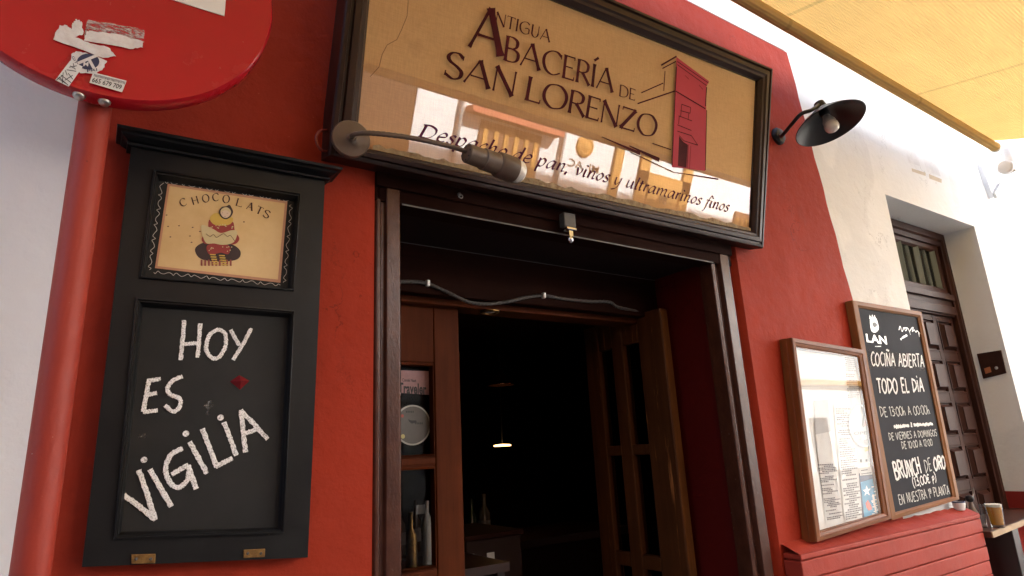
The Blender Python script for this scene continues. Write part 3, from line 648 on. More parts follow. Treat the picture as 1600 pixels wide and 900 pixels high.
for a, b in (((395, 515), (600, 430)), ((505, 470), (560, 570))):
    (ax0, ay0), (bx0, by0) = z6([a, b]); d_ = V3((bx0-ax0, by0-ay0, 0)).normalized(); nx_, ny_ = -d_.y*2.3, d_.x*2.3
    flatpoly(m, [(ax0+nx_, ay0+ny_), (bx0+nx_, by0+ny_), (bx0-nx_, by0-ny_), (ax0-nx_, ay0-ny_)], SL, .0026 if a[0] < 450 else .0030)
(mx_, my_), (mx2, my2), (mx3, my3) = z6([(450, 545), (500, 545), (455, 500)]); block_text(m, 'M', P(mx_, my_, SL), P(mx2, my2, SL), P(mx3, my3, SL), NY, .0033, .02)
m.build('emblem', M_scrap, nes)
def sgtext(mb, txt, pts, lift=.003, bold=.01):
    a, b, t = z6(pts); block_text(mb, txt, P(*a, SL), P(*b, SL), P(*t, SL), NY, lift, bold)
m = MB(); sgtext(m, 'GIT', [(335, 450), (372, 525), (358, 440)]); sgtext(m, 'PRI', [(490, 605), (590, 590), (488, 578)]); m.build('lettering', M_navy, nes)
scrap(z6([(170, 685), (320, 490), (445, 550), (305, 750)]), M_signw, .0034, rag=.1)
m = MB()
for a, b in (((205, 655), (300, 740)), ((180, 690), (245, 640)), ((250, 610), (240, 720)), ((225, 635), (330, 715)), ((265, 690), (345, 640)), ((270, 590), (290, 640)), ((285, 585), (380, 600)), ((320, 545), (375, 580)), ((310, 560), (385, 545)), ((350, 520), (360, 560)), ((300, 620), (345, 680)), ((190, 665), (280, 725))):
    (ax0, ay0), (bx0, by0) = z6([a, b]); d_ = V3((bx0-ax0, by0-ay0, 0)).normalized(); nx_, ny_ = -d_.y*.55, d_.x*.55
    flatpoly(m, [(ax0+nx_, ay0+ny_), (bx0+nx_, by0+ny_), (bx0-nx_, by0-ny_), (ax0-nx_, ay0-ny_)], SL, .0040+.00005*len(m.f))
m.build('lettering', M_ink, nes)
scrap(z6([(512, 708), (550, 605), (885, 690), (840, 805)]), M_signw, .0028, rag=.1)
m = MB(); sgtext(m, '665 679 709', [(535, 700), (828, 778), (551, 655)], .0034, .012); m.build('lettering', M_ink, nes)
m = MB()
for k in range(26):
    x = 560+k*12.2; y = 622+k*3.05
    flatpoly(m, z6([(x, y), (x+8, y+2), (x+2, y+28+random.uniform(-8, 4)), (x-5, y+26)]), SL, .0032)
m.build('print', M_print, nes)

# ================================================================== black panelled menu board (left)
BY = -.05
brd = thing('menu_board', 'black panelled wooden board chalked HOY ES VIGILIA under a chocolate picture', 'chalkboard', tuple(P(300, 880, BY)))
def Q(pts, Y): return [P(x, y, Y) for x, y in pts]
ob_ = Q([(206, 222), (508, 276), (481, 871), (128, 886)], BY)
up_o = Q([(240, 265), (470, 302), (459, 455), (217, 435)], BY)
lp_o = Q([(211, 465), (460, 485), (443, 833), (177, 843)], BY)
up_i = Q([(249, 278), (462, 311), (452, 449), (227, 430)], BY)
lp_i = Q([(224, 477), (453, 494), (437, 825), (190, 832)], BY)
m = MB()
TL, TR, BR, BL = ob_; uTL, uTR, uBR, uBL = up_o; lTL, lTR, lBR, lBL = lp_o
m.poly([TL, TR, uTR, uTL]); m.poly([TL, uTL, uBL, lTL, lBL, BL]); m.poly([TR, BR, lBR, lTR, uBR, uTR]); m.poly([uBL, uBR, lTR, lTL]); m.poly([lBL, lBR, BR, BL])
m.rings([[p for p in ob_], [V3((p.x, -.014, p.z)) for p in ob_]], True)
bp = m.build('frame', M_black, brd)
for o_, i_ in ((up_o, up_i), (lp_o, lp_i)):
    m = MB(); m.frame(o_, i_, [(0, 0), (.05, .007), (.30, .008), (.40, .003), (.55, .003), (.62, -.002), (.85, -.008), (1, -.016), (1, -.019)], NY); m.build('moulding', M_black, brd, smooth=True)
m = MB(); m.poly([p-NY*.017 for p in lp_i]); wb = m.build('writing_panel', M_board, brd); ROOT[wb.name] = root_loc(brd)
m = MB(); m.poly([p-NY*.017 for p in up_i]); pb = m.build('picture', M_board, brd); ROOT[pb.name] = root_loc(brd)
# cornice
cl, cr_ = P(206, 222, BY), P(508, 276, BY)
ct = P(192, 197, BY-.03).z-.002
prof = [(0, 0), (.012, .0), (.014, .010), (.006, .016), (.016, .022), (.030, .032), (.034, .040), (.046, .042), (.048, .056), (0, .056)]
m = MB(); cz0 = (cl.z+cr_.z)/2-.012; k_ = (ct-cz0)/.056
rings_ = []
for s_, xx in ((-1, cl.x), (1, cr_.x)):
    rings_.append([V3((xx+s_*d_*.62, BY-d_, cz0+h*k_+(.004 if s_ > 0 else -.004))) for d_, h in prof])
m.rings(rings_, True, True, True)
for s_, xx in ((-1, cl.x), (1, cr_.x)):
    zo = .004 if s_ > 0 else -.004
    a = [V3((xx+s_*d_*.62, BY-d_, cz0+h*k_+zo)) for d_, h in prof]; b = [V3((xx+s_*d_*.62, -.014, cz0+h*k_+zo)) for d_, h in prof]
    m.rings([a, b], True, False, True)
m.build('cornice', M_black, brd)
# chalk writing
CY = BY+.017
def z5(l): return [(x*.511, 440+y*.511) for x, y in l]
H_ = [[(563, 118), (558, 180), (552, 240)], [(612, 128), (608, 190), (603, 232)], [(556, 192), (608, 188)],
 [(668, 145), (640, 165), (630, 205), (645, 232), (668, 232), (688, 200), (688, 160), (666, 146)], [(704, 148), (732, 196)], [(768, 145), (740, 195), (712, 240)],
 [(455, 303), (446, 350), (438, 398)], [(450, 304), (490, 298)], [(446, 347), (480, 341)], [(437, 399), (482, 394)],
 [(558, 290), (530, 302), (512, 325), (520, 345), (548, 358), (550, 380), (530, 398), (504, 378)]]
Vg = [[(378, 652), (428, 690), (476, 728)], [(474, 728), (450, 650), (424, 576)], [(458, 574), (490, 630), (524, 688)],
 [(557, 510), (522, 530), (506, 572), (518, 612), (545, 630), (572, 608), (578, 580)], [(524, 590), (576, 560)], [(574, 562), (588, 600), (600, 634)],
 [(579, 490), (606, 538), (632, 586)], [(618, 450), (640, 508), (662, 566)], [(658, 566), (710, 540)], [(684, 430), (704, 480), (722, 532)],
 [(736, 394), (743, 456), (750, 522)], [(736, 394), (778, 438), (818, 482)], [(746, 466), (792, 448)]]
m = MB(); 
jz = lambda l: [(x+random.uniform(-.8, .8), y+random.uniform(-.8, .8)) for x, y in l]
px_strokes(m, [z5(s_) for s_ in H_], CY, .0082, .0012, .10); px_strokes(m, [z5(s_) for s_ in Vg], CY, .0094, .0012, .10)
px_strokes(m, [jz(z5(s_)) for s_ in H_], CY, .0062, .0024, .12); px_strokes(m, [jz(z5(s_)) for s_ in Vg], CY, .0074, .0024, .12)
for c in ((440, 545), (568, 465), (674, 416)):
    q = z5([c])[0]; m.poly([(p[0], p[1], p[2]) for p in disc_px(q[0], q[1], 4.6, CY, .002)])
m.build('chalk_writing', M_chalk, wb)
# ghost of wiped chalk
M_ghost = grainy('wiped_chalk', (.35, .34, .32), .50, .72, 120)
m = MB(); px_strokes(m, [[(318, 635), (330, 628), (326, 640), (322, 648)], [(216, 682), (230, 680)], [(330, 838), (400, 836)], [(270, 868), (350, 866)]], CY, .006, .0008, .4); m.build('chalk_smudge', M_ghost, wb)
# red faceted stud
c = P(374.5, 596, CY)
m = MB(); q = Q([(359, 596), (374, 586), (390, 595), (375, 609)], CY); m.add(q+[c+NY*.012], [[0, 1, 4], [1, 2, 4], [2, 3, 4], [3, 0, 4]]); m.build('stud', mat('ruby_red_paint', (.17, .008, .012), .25, (.15, .008, .011), coat=.5), brd)
for q in ([(205, 866), (243, 865), (242, 880), (205, 881)], [(380, 859), (414, 857), (413, 870), (380, 872)]):
    m = MB(); m.prism([p+NY*.0035 for p in Q(q, BY)], (0, .0035, 0))
    pl = m.build('brass_plate', M_brass, brd, bevel=.0008); ROOT[pl.name] = root_loc(brd)
    for t in (.2, .8):
        c = P(q[0][0]+(q[1][0]-q[0][0])*t, (q[0][1]+q[2][1])/2, BY); m = MB(); m.lathe(c+NY*.0035, NY, [(.003, 0), (.0026, .001), (.001, .0014)], 10); m.build('screw', M_dgrey, pl)
# picture: black border with white squiggles, cream field, clown eating from a sheet
PY_ = BY+.017
fl = [(262, 287), (449, 315), (438, 442), (242, 419)]
fi = [(265, 291), (445, 318), (434, 437), (246, 416)]
m = MB(); flatpoly(m, fl, PY_, .0008); m.build('picture_edge', M_pink, pb)
m = MB(); flatpoly(m, fi, PY_, .0014); m.build('picture_field', M_pict, pb)
m = MB()
def squig(a, b, n, amp):
    pts = []
    L_ = math.hypot(b[0]-a[0], b[1]-a[1]); nx_, ny_ = -(b[1]-a[1])/L_, (b[0]-a[0])/L_
    for i in range(n*5+1):
        t = i/(n*5); k = amp*math.sin(i*2*math.pi/5*.93)*random.uniform(.6, 1.2); j = 2.2*math.cos(i*2*math.pi/5*.5)
        pts.append((a[0]+(b[0]-a[0])*t+nx_*k+j*(b[0]-a[0])/L_, a[1]+(b[1]-a[1])*t+ny_*k+j*(b[1]-a[1])/L_))
    return pts
px_strokes(m, [squig((256, 284), (456, 314), 16, 2.3), squig((455, 318), (444, 444), 11, 2.3), squig((440, 446), (238, 425), 15, 2.0), squig((233, 424), (253, 288), 12, 2.6)], PY_, .0011, .001, 0)
m.build('squiggle_border', mat('white_paint_line', (.55, .53, .50), .6), pb)
def z7(l): return [(100+x/2.813, 180+y/2.813) for x, y in l]
m = MB()
arc = [('C', 522, 385, -22), ('H', 575, 376, -16), ('O', 622, 367, -9), ('C', 665, 362, -2), ('O', 712, 370, 8), ('L', 770, 386, 16), ('A', 818, 402, 20), ('T', 858, 420, 25), ('S', 890, 436, 28)]
for ch, x, y, rot_ in arc:
    r = math.radians(rot_); ex_ = (math.cos(r), math.sin(r)); ey = (math.sin(r), -math.cos(r)); w_ = 17 if ch != 'O' else 19; h_ = 17
    a = (x-ex_[0]*w_/1.0*.5*1.6-ey[0]*h_, y-ex_[1]*w_*.8-ey[1]*h_); b = (a[0]+ex_[0]*w_*1.6, a[1]+ex_[1]*w_*1.6); t = (a[0]+ey[0]*2*h_, a[1]+ey[1]*2*h_)
    A_, B_, T_ = [P(*p, PY_) for p in z7([a, b, t])]
    write(m, ch, ROM, A_, B_, T_, NY, .15, nib=math.radians(20), thin=.45, flare=.3, lift=.002)
m.build('lettering', mat('dark_brown_ink', (.06, .02, .015), .6), pb)
def cpoly(px, c, lift, name='figure'): 
    m = MB(); pts = catmull([(x, y, 0) for x, y in z7(px)], 5, True); flatpoly(m, [(p.x, p.y) for p in pts], PY_, lift); return m.build(name, c, pb)
K = lambda n, c: mat(n, c, .5, tuple(x*.9 for x in c))
k_black, k_crim, k_cream, k_skin, k_yel, k_dk = K('jester_black', (.03, .012, .015)), K('jester_crimson', (.30, .03, .03)), K('jester_cream', (.60, .50, .28)), K('jester_face', (.66, .52, .40)), K('jester_ruff', (.62, .42, .08)), K('jester_line', (.08, .03, .02))
cpoly([(575, 590), (610, 562), (670, 560), (740, 570), (775, 600), (760, 635), (680, 645), (600, 632)], k_black, .0020, 'stool')
m = MB()
for k in range(9):
    x = 600+k*16; flatpoly(m, z7([(x, 636), (x+8, 637), (x+8, 664), (x, 663)]), PY_, .0024)
m.build('stool_fringe', K('fringe_red', (.28, .06, .05)), pb)
cpoly([(640, 460), (690, 480), (740, 470), (750, 510), (770, 545), (745, 570), (690, 560), (625, 568), (604, 545), (630, 505)], k_crim, .0026, 'costume')
cpoly([(628, 575), (680, 562), (728, 578), (722, 612), (690, 606), (660, 612), (634, 610)], k_crim, .0028, 'costume')
m = MB(); 
for k in range(26):
    x = random.choice([random.uniform(640, 745), random.uniform(632, 722)]); y = random.choice([random.uniform(478, 500), random.uniform(578, 604)])
    flatpoly(m, z7([(x-3, y), (x, y-3), (x+3, y), (x, y+3)]), PY_, .0032+k*.00002)
m.build('costume_dots', k_cream, pb)
cpoly([(640, 455), (665, 432), (710, 445), (742, 455), (730, 480), (690, 488), (655, 480)], k_yel, .0030, 'ruff')
cpoly([(680, 425), (692, 406), (712, 402), (726, 396), (735, 408), (742, 428), (730, 450), (708, 459), (688, 448)], k_black, .0033, 'hood')
cpoly([(686, 424), (700, 409), (720, 409), (733, 426), (726, 446), (708, 454), (692, 444)], k_cream, .0036, 'cap')
cpoly([(689, 432), (708, 420), (728, 432), (722, 447), (707, 453), (693, 445)], k_skin, .0039, 'face')
m = MB()
for a, b, s_ in ((696, 432, 2), (716, 434, 2), (706, 448, 3)): flatpoly(m, z7([(a-s_, b), (a, b-1.6), (a+s_, b), (a, b+1.6)]), PY_, .0043)
m.build('features', k_dk, pb)
cpoly([(602, 487), (650, 500), (688, 520), (735, 508), (760, 515), (745, 560), (700, 572), (660, 566), (620, 560)], k_cream, .0038, 'sheet')
m = MB(); px_strokes(m, [z7([(622, 524), (640, 536), (655, 528), (668, 540), (684, 532), (700, 524), (716, 536), (730, 532), (748, 556)])], PY_, .0012, .0044, 0); m.build('sheet_writing', k_dk, pb)
m = MB()
for (a, b) in ((640, 612), (680, 616)):
    for k in range(5): flatpoly(m, z7([(a+k*3, b+k*10), (a+k*3+26, b+k*10+1), (a+k*3+25, b+k*10+6), (a+k*3, b+k*10+5)]), PY_, .0034)
m.build('stockings', k_yel, pb)
m = MB()
for a, b in ((445, 440), (452, 490), (500, 487), (560, 494), (592, 512), (555, 560), (462, 536), (548, 532), (785, 470)): flatpoly(m, z7([(a, b), (a+6, b-3), (a+10, b+1), (a+4, b+3)]), PY_, .002)
m.build('chips', k_dk, pb)

# ================================================================== the big shop sign, leaning forward
TILT = math.radians(12)
so_ = P(513, 240, -.075); sn = V3((0, -math.cos(TILT), -math.sin(TILT))); su = V3((0, -math.sin(TILT), math.cos(TILT))); sx = V3((1, 0, 0))
def G(x, y, lift=0): return PN(x, y, so_, sn)+sn*lift
def loc2(p): d = p-so_; return d.dot(sx), d.dot(su)
def glob(u, v, lift=0): return so_+sx*u+su*v+sn*lift
def isect(a, b, c, d):
    (x1, y1), (x2, y2), (x3, y3), (x4, y4) = map(lambda p: loc2(G(*p)), (a, b, c, d))
    D = (x1-x2)*(y3-y4)-(y1-y2)*(x3-x4); A_ = x1*y2-y1*x2; B_ = x3*y4-y3*x4
    return glob((A_*(x3-x4)-(x1-x2)*B_)/D, (A_*(y3-y4)-(y1-y2)*B_)/D)
oBL, oBR, oTR = G(513, 243), G(1193, 388), G(1208, 107); oTL = isect((513, 243), (541, 0), (962, 0), (1208, 107))
iBL = isect((580, 0), (563, 187), (580, 231), (1180, 362)); iBR, iTR = G(1179, 361), G(1189, 124); iTL = isect((580, 0), (563, 187), (889, 4), (1189, 124))
sign = thing('shop_sign', 'large framed glass shop sign reading Antigua Abacería de San Lorenzo over the door', 'shop sign', tuple((oBL+oBR)/2))
m = MB(); m.frame([oTL, oTR, oBR, oBL], [iTL, iTR, iBR, iBL], [(0, -.09), (0, -.006), (.06, .002), (.20, .004), (.24, -.003), (.34, -.003), (.38, .006), (.62, .008), (.70, .002), (.84, .001), (.9, -.006), (1, -.014), (1, -.03)], sn); m.build('frame', M_dwood, sign)
m = MB(); bk = [p-sn*.05 for p in (oTL, oTR, oBR, oBL)]; m.prism([p.lerp((oTL+oBR)/2, .02) for p in bk], -sn*.035); m.build('backboard', M_dwood, sign)
m = MB(); m.poly([p-sn*.027 for p in (iTL, iTR, iBR, iBL)]); panel = m.build('panel', M_cloth, sign)
ROOT[panel.name] = root_loc(sign)
m = MB(); m.poly([p-sn*.018 for p in (iTL, iTR, iBR, iBL)]); m.build('glass_pane', M_glassd, sign)
PLN = -.0172       # the vinyl letters sit on the outside of the glass
def Gp(x, y): d = ray(x, y); o = so_+sn*PLN; return CAM+d*((o-CAM).dot(sn)/d.dot(sn))
rm = dict(nrm=sn, nib=math.radians(12), thin=.33, lift=0)
m = MB()
write(m, 'SAN LORENZO', ROM, Gp(692, 118.5), Gp(1024, 216), Gp(700, 78), thick=.165, flare=.38, gap=.07, **rm)
write(m, 'A', ROM, Gp(732, 73), Gp(783, 88.5), Gp(742, 4), thick=.165, flare=.38, **rm)
write(m, 'BACERÍA', ROM, Gp(786, 94), Gp(957, 145), Gp(791, 55), thick=.15, flare=.38, gap=.09, **rm)
write(m, 'NTIGUA', ROM, Gp(773, 37.5), Gp(858.5, 66.5), Gp(776, 18), thick=.14, flare=.3, gap=.10, **rm)
write(m, 'DE', ROM, Gp(967, 150), Gp(991.5, 157.5), Gp(968.5, 132), thick=.15, flare=.3, gap=.1, **rm)
m.build('lettering', M_letter, panel, keep=True)
m = MB(); write(m, 'Despacho de pan, vinos y ultramarinos finos', ITA, Gp(652, 213), Gp(1137, 331), Gp(655, 198.5), thick=.29, nib=math.radians(38), thin=.26, flare=0, slant=.20, nrm=sn, lift=.0001, gap=.09); m.build('lettering', mat('plum_vinyl', (.085, .012, .04), .6, spec=.1), panel, keep=True)
m = MB(); m.poly([Gp(*p) for p in ((1057, 89), (1108, 127), (1104, 135), (1102, 267), (1050, 261), (1055, 142))]); m.build('tower_drawing', M_face, panel, keep=True)
m = MB()
def gl(pts, w0, w1=None):
    w1 = w0 if w1 is None else w1
    a, b = Gp(*pts[0]), Gp(*pts[1]); d_ = (b-a).normalized(); n_ = d_.cross(sn); k = .0004+.00003*len(m.f)
    m.poly([a+n_*w0/2+sn*k, b+n_*w1/2+sn*k, b-n_*w1/2+sn*k, a-n_*w0/2+sn*k])
for a, b, w_ in (((1033, 102), (1057, 88), .006), ((1035, 107), (1056, 96), .004), ((1039, 111), (1037, 142), .004), ((1057, 104), (1055, 141), .005), ((1002, 145), (1036, 130), .004), ((996, 162), (1055, 142), .005),
 ((1055, 142), (1050, 258), .004), ((1104, 136), (1102, 166), .005), ((1104, 172), (1102, 266), .004), ((1055, 142), (1102, 170), .005), ((1058, 96), (1107, 130), .003), ((1058, 101), (1104, 134), .003),
 ((1065, 163), (1079, 168), .003), ((1079, 168), (1078, 177), .003), ((1078, 177), (1063, 173), .003), ((1064, 173), (1065, 163), .003), ((1064, 174), (1063, 183), .003), ((1076, 177), (1075, 186), .003), ((1060, 181), (1081, 189), .003), ((1061, 181), (1060, 194), .003), ((1058, 195), (1080, 204), .003),
 ((1058, 205), (1080, 212), .003), ((1080, 212), (1090, 227), .003), ((1090, 227), (1068, 220), .003), ((1068, 220), (1061, 212), .003), ((1079, 228), (1077, 264), .002), ((1075, 226), (1073, 262), .003), ((1070, 118), (1076, 124), .002), ((1092, 133), (1098, 140), .002)):
    gl((a, b), w_)
gl(((940, 214), (1000, 240)), .003, .012); gl(((983, 228), (1030, 250)), .004, .016); gl(((1019, 224), (1048, 234)), .004, .004); gl(((985, 238), (1052, 269)), .003); gl(((1052, 269), (1122, 280)), .002, .006)
m.poly([Gp(*p)+sn*.0003 for p in ((1061, 213), (1068, 222), (1074.5, 226), (1072, 262), (1059, 259))])
m.build('tower_drawing', M_letter, panel, keep=True)
m = MB(); cra = [(638, 0), (636, 25), (628, 45), (620, 62), (605, 70), (597, 85), (592, 105), (578, 120)]
for a, b in zip(cra[:-1], cra[1:]): gl((a, b), .0016)
m.build('crack', mat('crack_line', (.22, .10, .04), .8), panel)
m = MB(); pts = []
for k in range(60):
    x = 583+k*10; y = 229+k*2.2; pts.append((x, y-random.uniform(1, 6)))
m.add([Gp(x, y)+sn*.0002 for x, y in pts]+[Gp(583+k*10, 233.5+k*2.2)+sn*.0002 for k in range(60)], [[i, i+1, 61+i, 60+i] for i in range(59)]); m.build('peeling_edge', mat('flaking_varnish', (.42, .33, .2), .8, (.16, .09, .04), 60), panel)

# ================================================================== gooseneck lamp at the sign's lower left corner
g0 = P(549, 216, -.135)
gl_ = thing('gooseneck_lamp', 'taupe gooseneck lamp clipped to the lower left corner of the shop sign', 'wall lamp', tuple(g0), 'lamps lighting the shop sign')
dn = V3((-.12, -1, -.12)).normalized(); rr_ = metres(30, g0)
m = MB(); m.lathe(g0, dn, [(rr_*.9, -.014), (rr_, -.012), (rr_, -.003), (rr_*.95, 0), (rr_*.3, .0015), (.012, .003), (.009, .008)], 40); m.build('base_plate', M_taupe, gl_, smooth=True)
path = catmull([g0+dn*.004, P(553, 210, -.165), P(580, 208, -.19), P(640, 215, -.205), P(700, 228, -.21), P(732, 238, -.212)], 14)
rad = [.0058+(.0009*(i % 2) if i > 22 else 0) for i in range(len(path))]
m = MB(); m.tube(path, rad, 10); m.build('gooseneck', M_taupe, gl_, smooth=True)
a, b = P(729, 239, -.212), P(803, 266, -.200); ad = (b-a).normalized(); L_ = (b-a).length; q = metres(1, a)
m = MB(); m.lathe(a, ad, [(q*6, -.002), (q*14, -.001), (q*15.5, .002), (q*15.5, L_*.32), (q*17.5, L_*.33), (q*17.5, L_*.62), (q*19, L_*.63), (q*21, L_*.66), (q*21, L_*.99), (q*19.5, L_)], 32); m.build('socket', M_taupe, gl_, smooth=True)
m = MB(); e1 = ad.orthogonal().normalized(); e2 = ad.cross(e1)
for k in range(8):
    c = a+(e1*math.cos(k*.785)+e2*math.sin(k*.785))*q*12.2; m.lathe(c-ad*.0022, -ad, [(q*1.5, 0), (q*1.4, .0006)], 8)
m.build('vent_hole', M_ink, gl_)
m = MB(); m.lathe(b-ad*.004, ad, [(q*19, 0), (q*19.5, .012), (q*18.5, .022), (q*15, .031), (q*8, .037), (q*1, .039)], 28); m.build('bulb', M_bulb, gl_, smooth=True)
m = MB(); lp = catmull([P(514, 203, -.05), P(500, 205, -.07), P(494, 216, -.075), P(500, 233, -.07), P(516, 238, -.05)], 8); m.tube(lp, .0035, 8)
tag(m.build('cable_loop', M_redcord, smooth=True), 'short loop of red cable at the sign corner beside the taupe lamp', 'cable')

# ================================================================== black dish lamp on the right
d0 = P(1297, 193, -.24); vw = (d0-CAM).normalized(); dr = metres(52, d0)
pr = (RT*.485-UP*.875); pr = (pr-vw*pr.dot(vw)).normalized(); dnrm = (pr*.87-vw*.49).normalized()
dl_ = thing('dish_lamp', 'black enamel dish lamp with white bulb on a curved arm right of the sign', 'wall lamp', tuple(P(1215, 215, -.013)), 'lamps lighting the shop sign')
m = MB(); w0 = P(1214, 214, -.013); m.lathe(w0, NY, [(.042, 0), (.042, .012), (.034, .022), (.012, .026)], 24); m.build('wall_rose', M_lampblk, dl_, smooth=True)
neck = d0-dnrm*.115
m = MB(); m.tube(catmull([w0+NY*.02, P(1222, 212, -.08), P(1238, 193, -.16), P(1252, 178, -.21), P(1268, 172, -.235), neck], 8), .0085, 10); m.build('arm', M_lampblk, dl_, smooth=True)
m = MB(); m.lathe(d0, dnrm, [(.022, -.122), (.026, -.088), (.05, -.074), (dr*.55, -.050), (dr*.85, -.020), (dr, .0), (dr+.003, .003), (dr, .004), (dr*.85, -.015), (dr*.55, -.045), (.05, -.068), (.025, -.072)], 56); m.build('shade', M_lampblk, dl_, smooth=True)
m = MB(); m.lathe(d0-dnrm*.072, dnrm, [(.021, 0), (.021, .024), (.017, .026)], 20); m.build('bulb_socket', M_lampblk, dl_, smooth=True)
m = MB(); m.lathe(d0-dnrm*.046, dnrm, [(.014, 0), (.017, .01), (.027, .032), (.028, .045)], 24); bb = m.build('bulb', M_bulbcap, dl_, smooth=True); ROOT[bb.name] = root_loc(dl_)
m = MB(); m.lathe(d0-dnrm*.046, dnrm, [(.028, .045), (.0315, .056), (.031, .070), (.024, .083), (.012, .090), (.001, .092)], 28); m.build('bulb_globe', M_bulb, bb, smooth=True)

# ================================================================== yellow awning
AB = -.22
aX1 = P(1548, 236, AB).x; aX0 = -.5; aZ = P(1548, 236, AB).z; aF = (-2.35, 3.10)
awn = thing('awning', 'yellow ribbed cloth awning with cream roller bar above the sign', 'awning', (2, AB, aZ))
def barz(x): x = max(x, 0); x = min(x, aX1); a, b = P(1148, 5, AB), P(1540, 232, AB); return a.z+(b.z-a.z)*(x-a.x)/(b.x-a.x)
m = MB(); br = .028; m.tube([(aX0, AB-.02, barz(aX0)+br), (aX1+.02, AB-.02, barz(aX1)+br)], br, 24); m.build('roller_bar', awning_cloth('rolled_cloth', (.66, .44, .18), .2), awn, smooth=True)
m = MB(); nx_, ny_ = 60, 30; vs = []
for j in range(ny_+1):
    t = j/ny_
    for i in range(nx_+1):
        x = aX0+(aX1-.03+1.35*t-aX0)*i/nx_; y = AB-.02+(aF[0]-AB+.02)*t; z0_ = barz(x)+br*2.02; z = z0_+(aF[1]-z0_)*t-.035*math.sin(math.pi*t)+.004*math.sin(i*.9)*math.sin(math.pi*t)
        vs.append((x, y, z))
m.add(vs, [[j*(nx_+1)+i, j*(nx_+1)+i+1, (j+1)*(nx_+1)+i+1, (j+1)*(nx_+1)+i] for j in range(ny_) for i in range(nx_)]); m.build('cloth', M_awn, awn, smooth=True)
m = MB(); m.box((aX0, aF[0]-.04, aF[1]-.05), (aX1+1.34, aF[0]+.0, aF[1]+.03)); m.build('front_bar', M_alu, awn, bevel=.006)
m = MB(); m.prism(Q([(1534, 256), (1555, 236), (1561, 245), (1564, 276), (1553, 309)], -.03), (0, .03, 0)); m.build('wall_bracket', M_aluw, awn, bevel=.004)
m = MB(); m.prism(Q([(1556, 301), (1564, 285), (1570, 289), (1559, 309)], -.05), (0, .02, 0)); m.build('bracket_foot', M_steel, awn, bevel=.002)
j0 = P(1572, 262, -.24)
m = MB(); m.lathe(j0+V3((-.03, 0, 0)), (1, 0, .1), [(.035, 0), (.045, .01), (.045, .06), (.03, .07)], 20); m.lathe(P(1577, 246, -.26), (0, 0, 1), [(.03, -.05), (.03, .06)], 16); m.tube([P(1560, 262, -.12), j0], .022, 12); m.tube([P(1562, 240, -.2), P(1590, 248, -.25)], .012, 8); m.build('arm_joint', M_aluw, awn, smooth=True)
m = MB(); a = P(1576, 262, -.25); b = P(1600, 256, -.25); b = a+(b-a).normalized()*.9; m.prism([a+V3((0, -.03, -.035)), a+V3((0, .03, -.035)), a+V3((0, .03, .035)), a+V3((0, -.03, .035))], b-a); m.build('folding_arm', M_alu, awn, bevel=.008)
m = MB(); m.lathe((aX1+.02, AB-.02, barz(aX1)+br), (1, 0, 0), [(br*1.15, 0), (br*1.15, .02), (.02, .03), (.012, .05)], 20); m.build('end_cap', M_alu, awn, smooth=True)

# ================================================================== glazed menu case
MY = -.072
mc = thing('menu_case', 'brown wooden glazed case of menus and papers on the red wall', 'menu case', tuple(P(1330, 840, MY)))
mo = Q([(1237, 527), (1351, 546), (1394, 811), (1276, 848)], MY); mi = Q([(1246, 541), (1344, 557), (1382, 802), (1284, 832)], MY)
def mitred(o, i, prof, nrm):
    mb = MB(); mb.frame(o, i, prof, nrm); mb.mi = [0 if k % 2 else 1 for k in range(4)]*(len(prof)-1); return mb
mf = mitred(mo, mi, [(0, -.056), (0, -.030), (0, -.027), (.03, -.025), (.03, -.004), (.10, .001), (.55, .002), (.62, -.001), (.9, -.004), (1, -.008), (1, -.03)], NY)
mf.build('frame', [M_case, M_caseh], mc)
m = MB(); m.poly([p-NY*.03 for p in mi]); m.build('backing', M_paper, mc)
m = MB(); m.poly([p-NY*.010 for p in mi]); m.build('glass_pane', M_glass, mc)
MP = MY+.029
def z8(l): return [(1220+x/2.728, 520+y/2.728) for x, y in l]
def sheet(px, mat_, lift, name='paper', par=None):
    m = MB(); flatpoly(m, px, MP, lift); o = m.build(name, mat_, par or mc); ROOT[o.name] = root_loc(mc); return o
M_grey = mat('pale_grey_paper', (.50, .51, .52), .7, (.44, .45, .46), 10)
def lines(quad, rows, par, lift, lo=.3, hi=.95, mt=None, indent=.06, blank=.15):
    m = MB(); q = [V3((x, y, 0)) for x, y in quad]   # TL TR BR BL
    for r in range(rows):
        if random.random() < blank: continue
        t = (r+.5)/rows; h = .32/rows; e = random.uniform(lo, hi); s_ = indent if random.random() < .7 else .5-e*.4
        x = s_
        while x < min(s_+e, .96):
            ww = random.uniform(.03, .09); f = lambda u, v: q[0].lerp(q[1], u).lerp(q[3].lerp(q[2], u), v)
            c = [f(x, t-h), f(min(x+ww, .97), t-h), f(min(x+ww, .97), t+h), f(x, t+h)]; flatpoly(m, [(p.x, p.y) for p in c], MP, lift); x += ww+.02
    if m.f: m.build('print', mt or M_print, par)
pA = sheet(z8([(146, 436), (216, 434), (266, 803), (192, 818)]), M_paper, .002); lines(z8([(150, 560), (236, 556), (264, 795), (192, 808)]), 34, pA, .003)
pB = sheet(z8([(222, 300), (300, 310), (346, 792), (270, 806)]), M_paper, .0028); lines(z8([(226, 320), (302, 320), (345, 785), (270, 800)]), 52, pB, .0038)
pC = sheet(z8([(280, 90), (335, 100), (402, 556), (318, 560)]), M_grey, .0016); lines(z8([(266, 100), (330, 110), (345, 275), (280, 280)]), 20, pC, .0024, .5, .95)
pG = sheet(z8([(140, 290), (200, 285), (214, 420), (146, 434)]), M_grey, .0014)
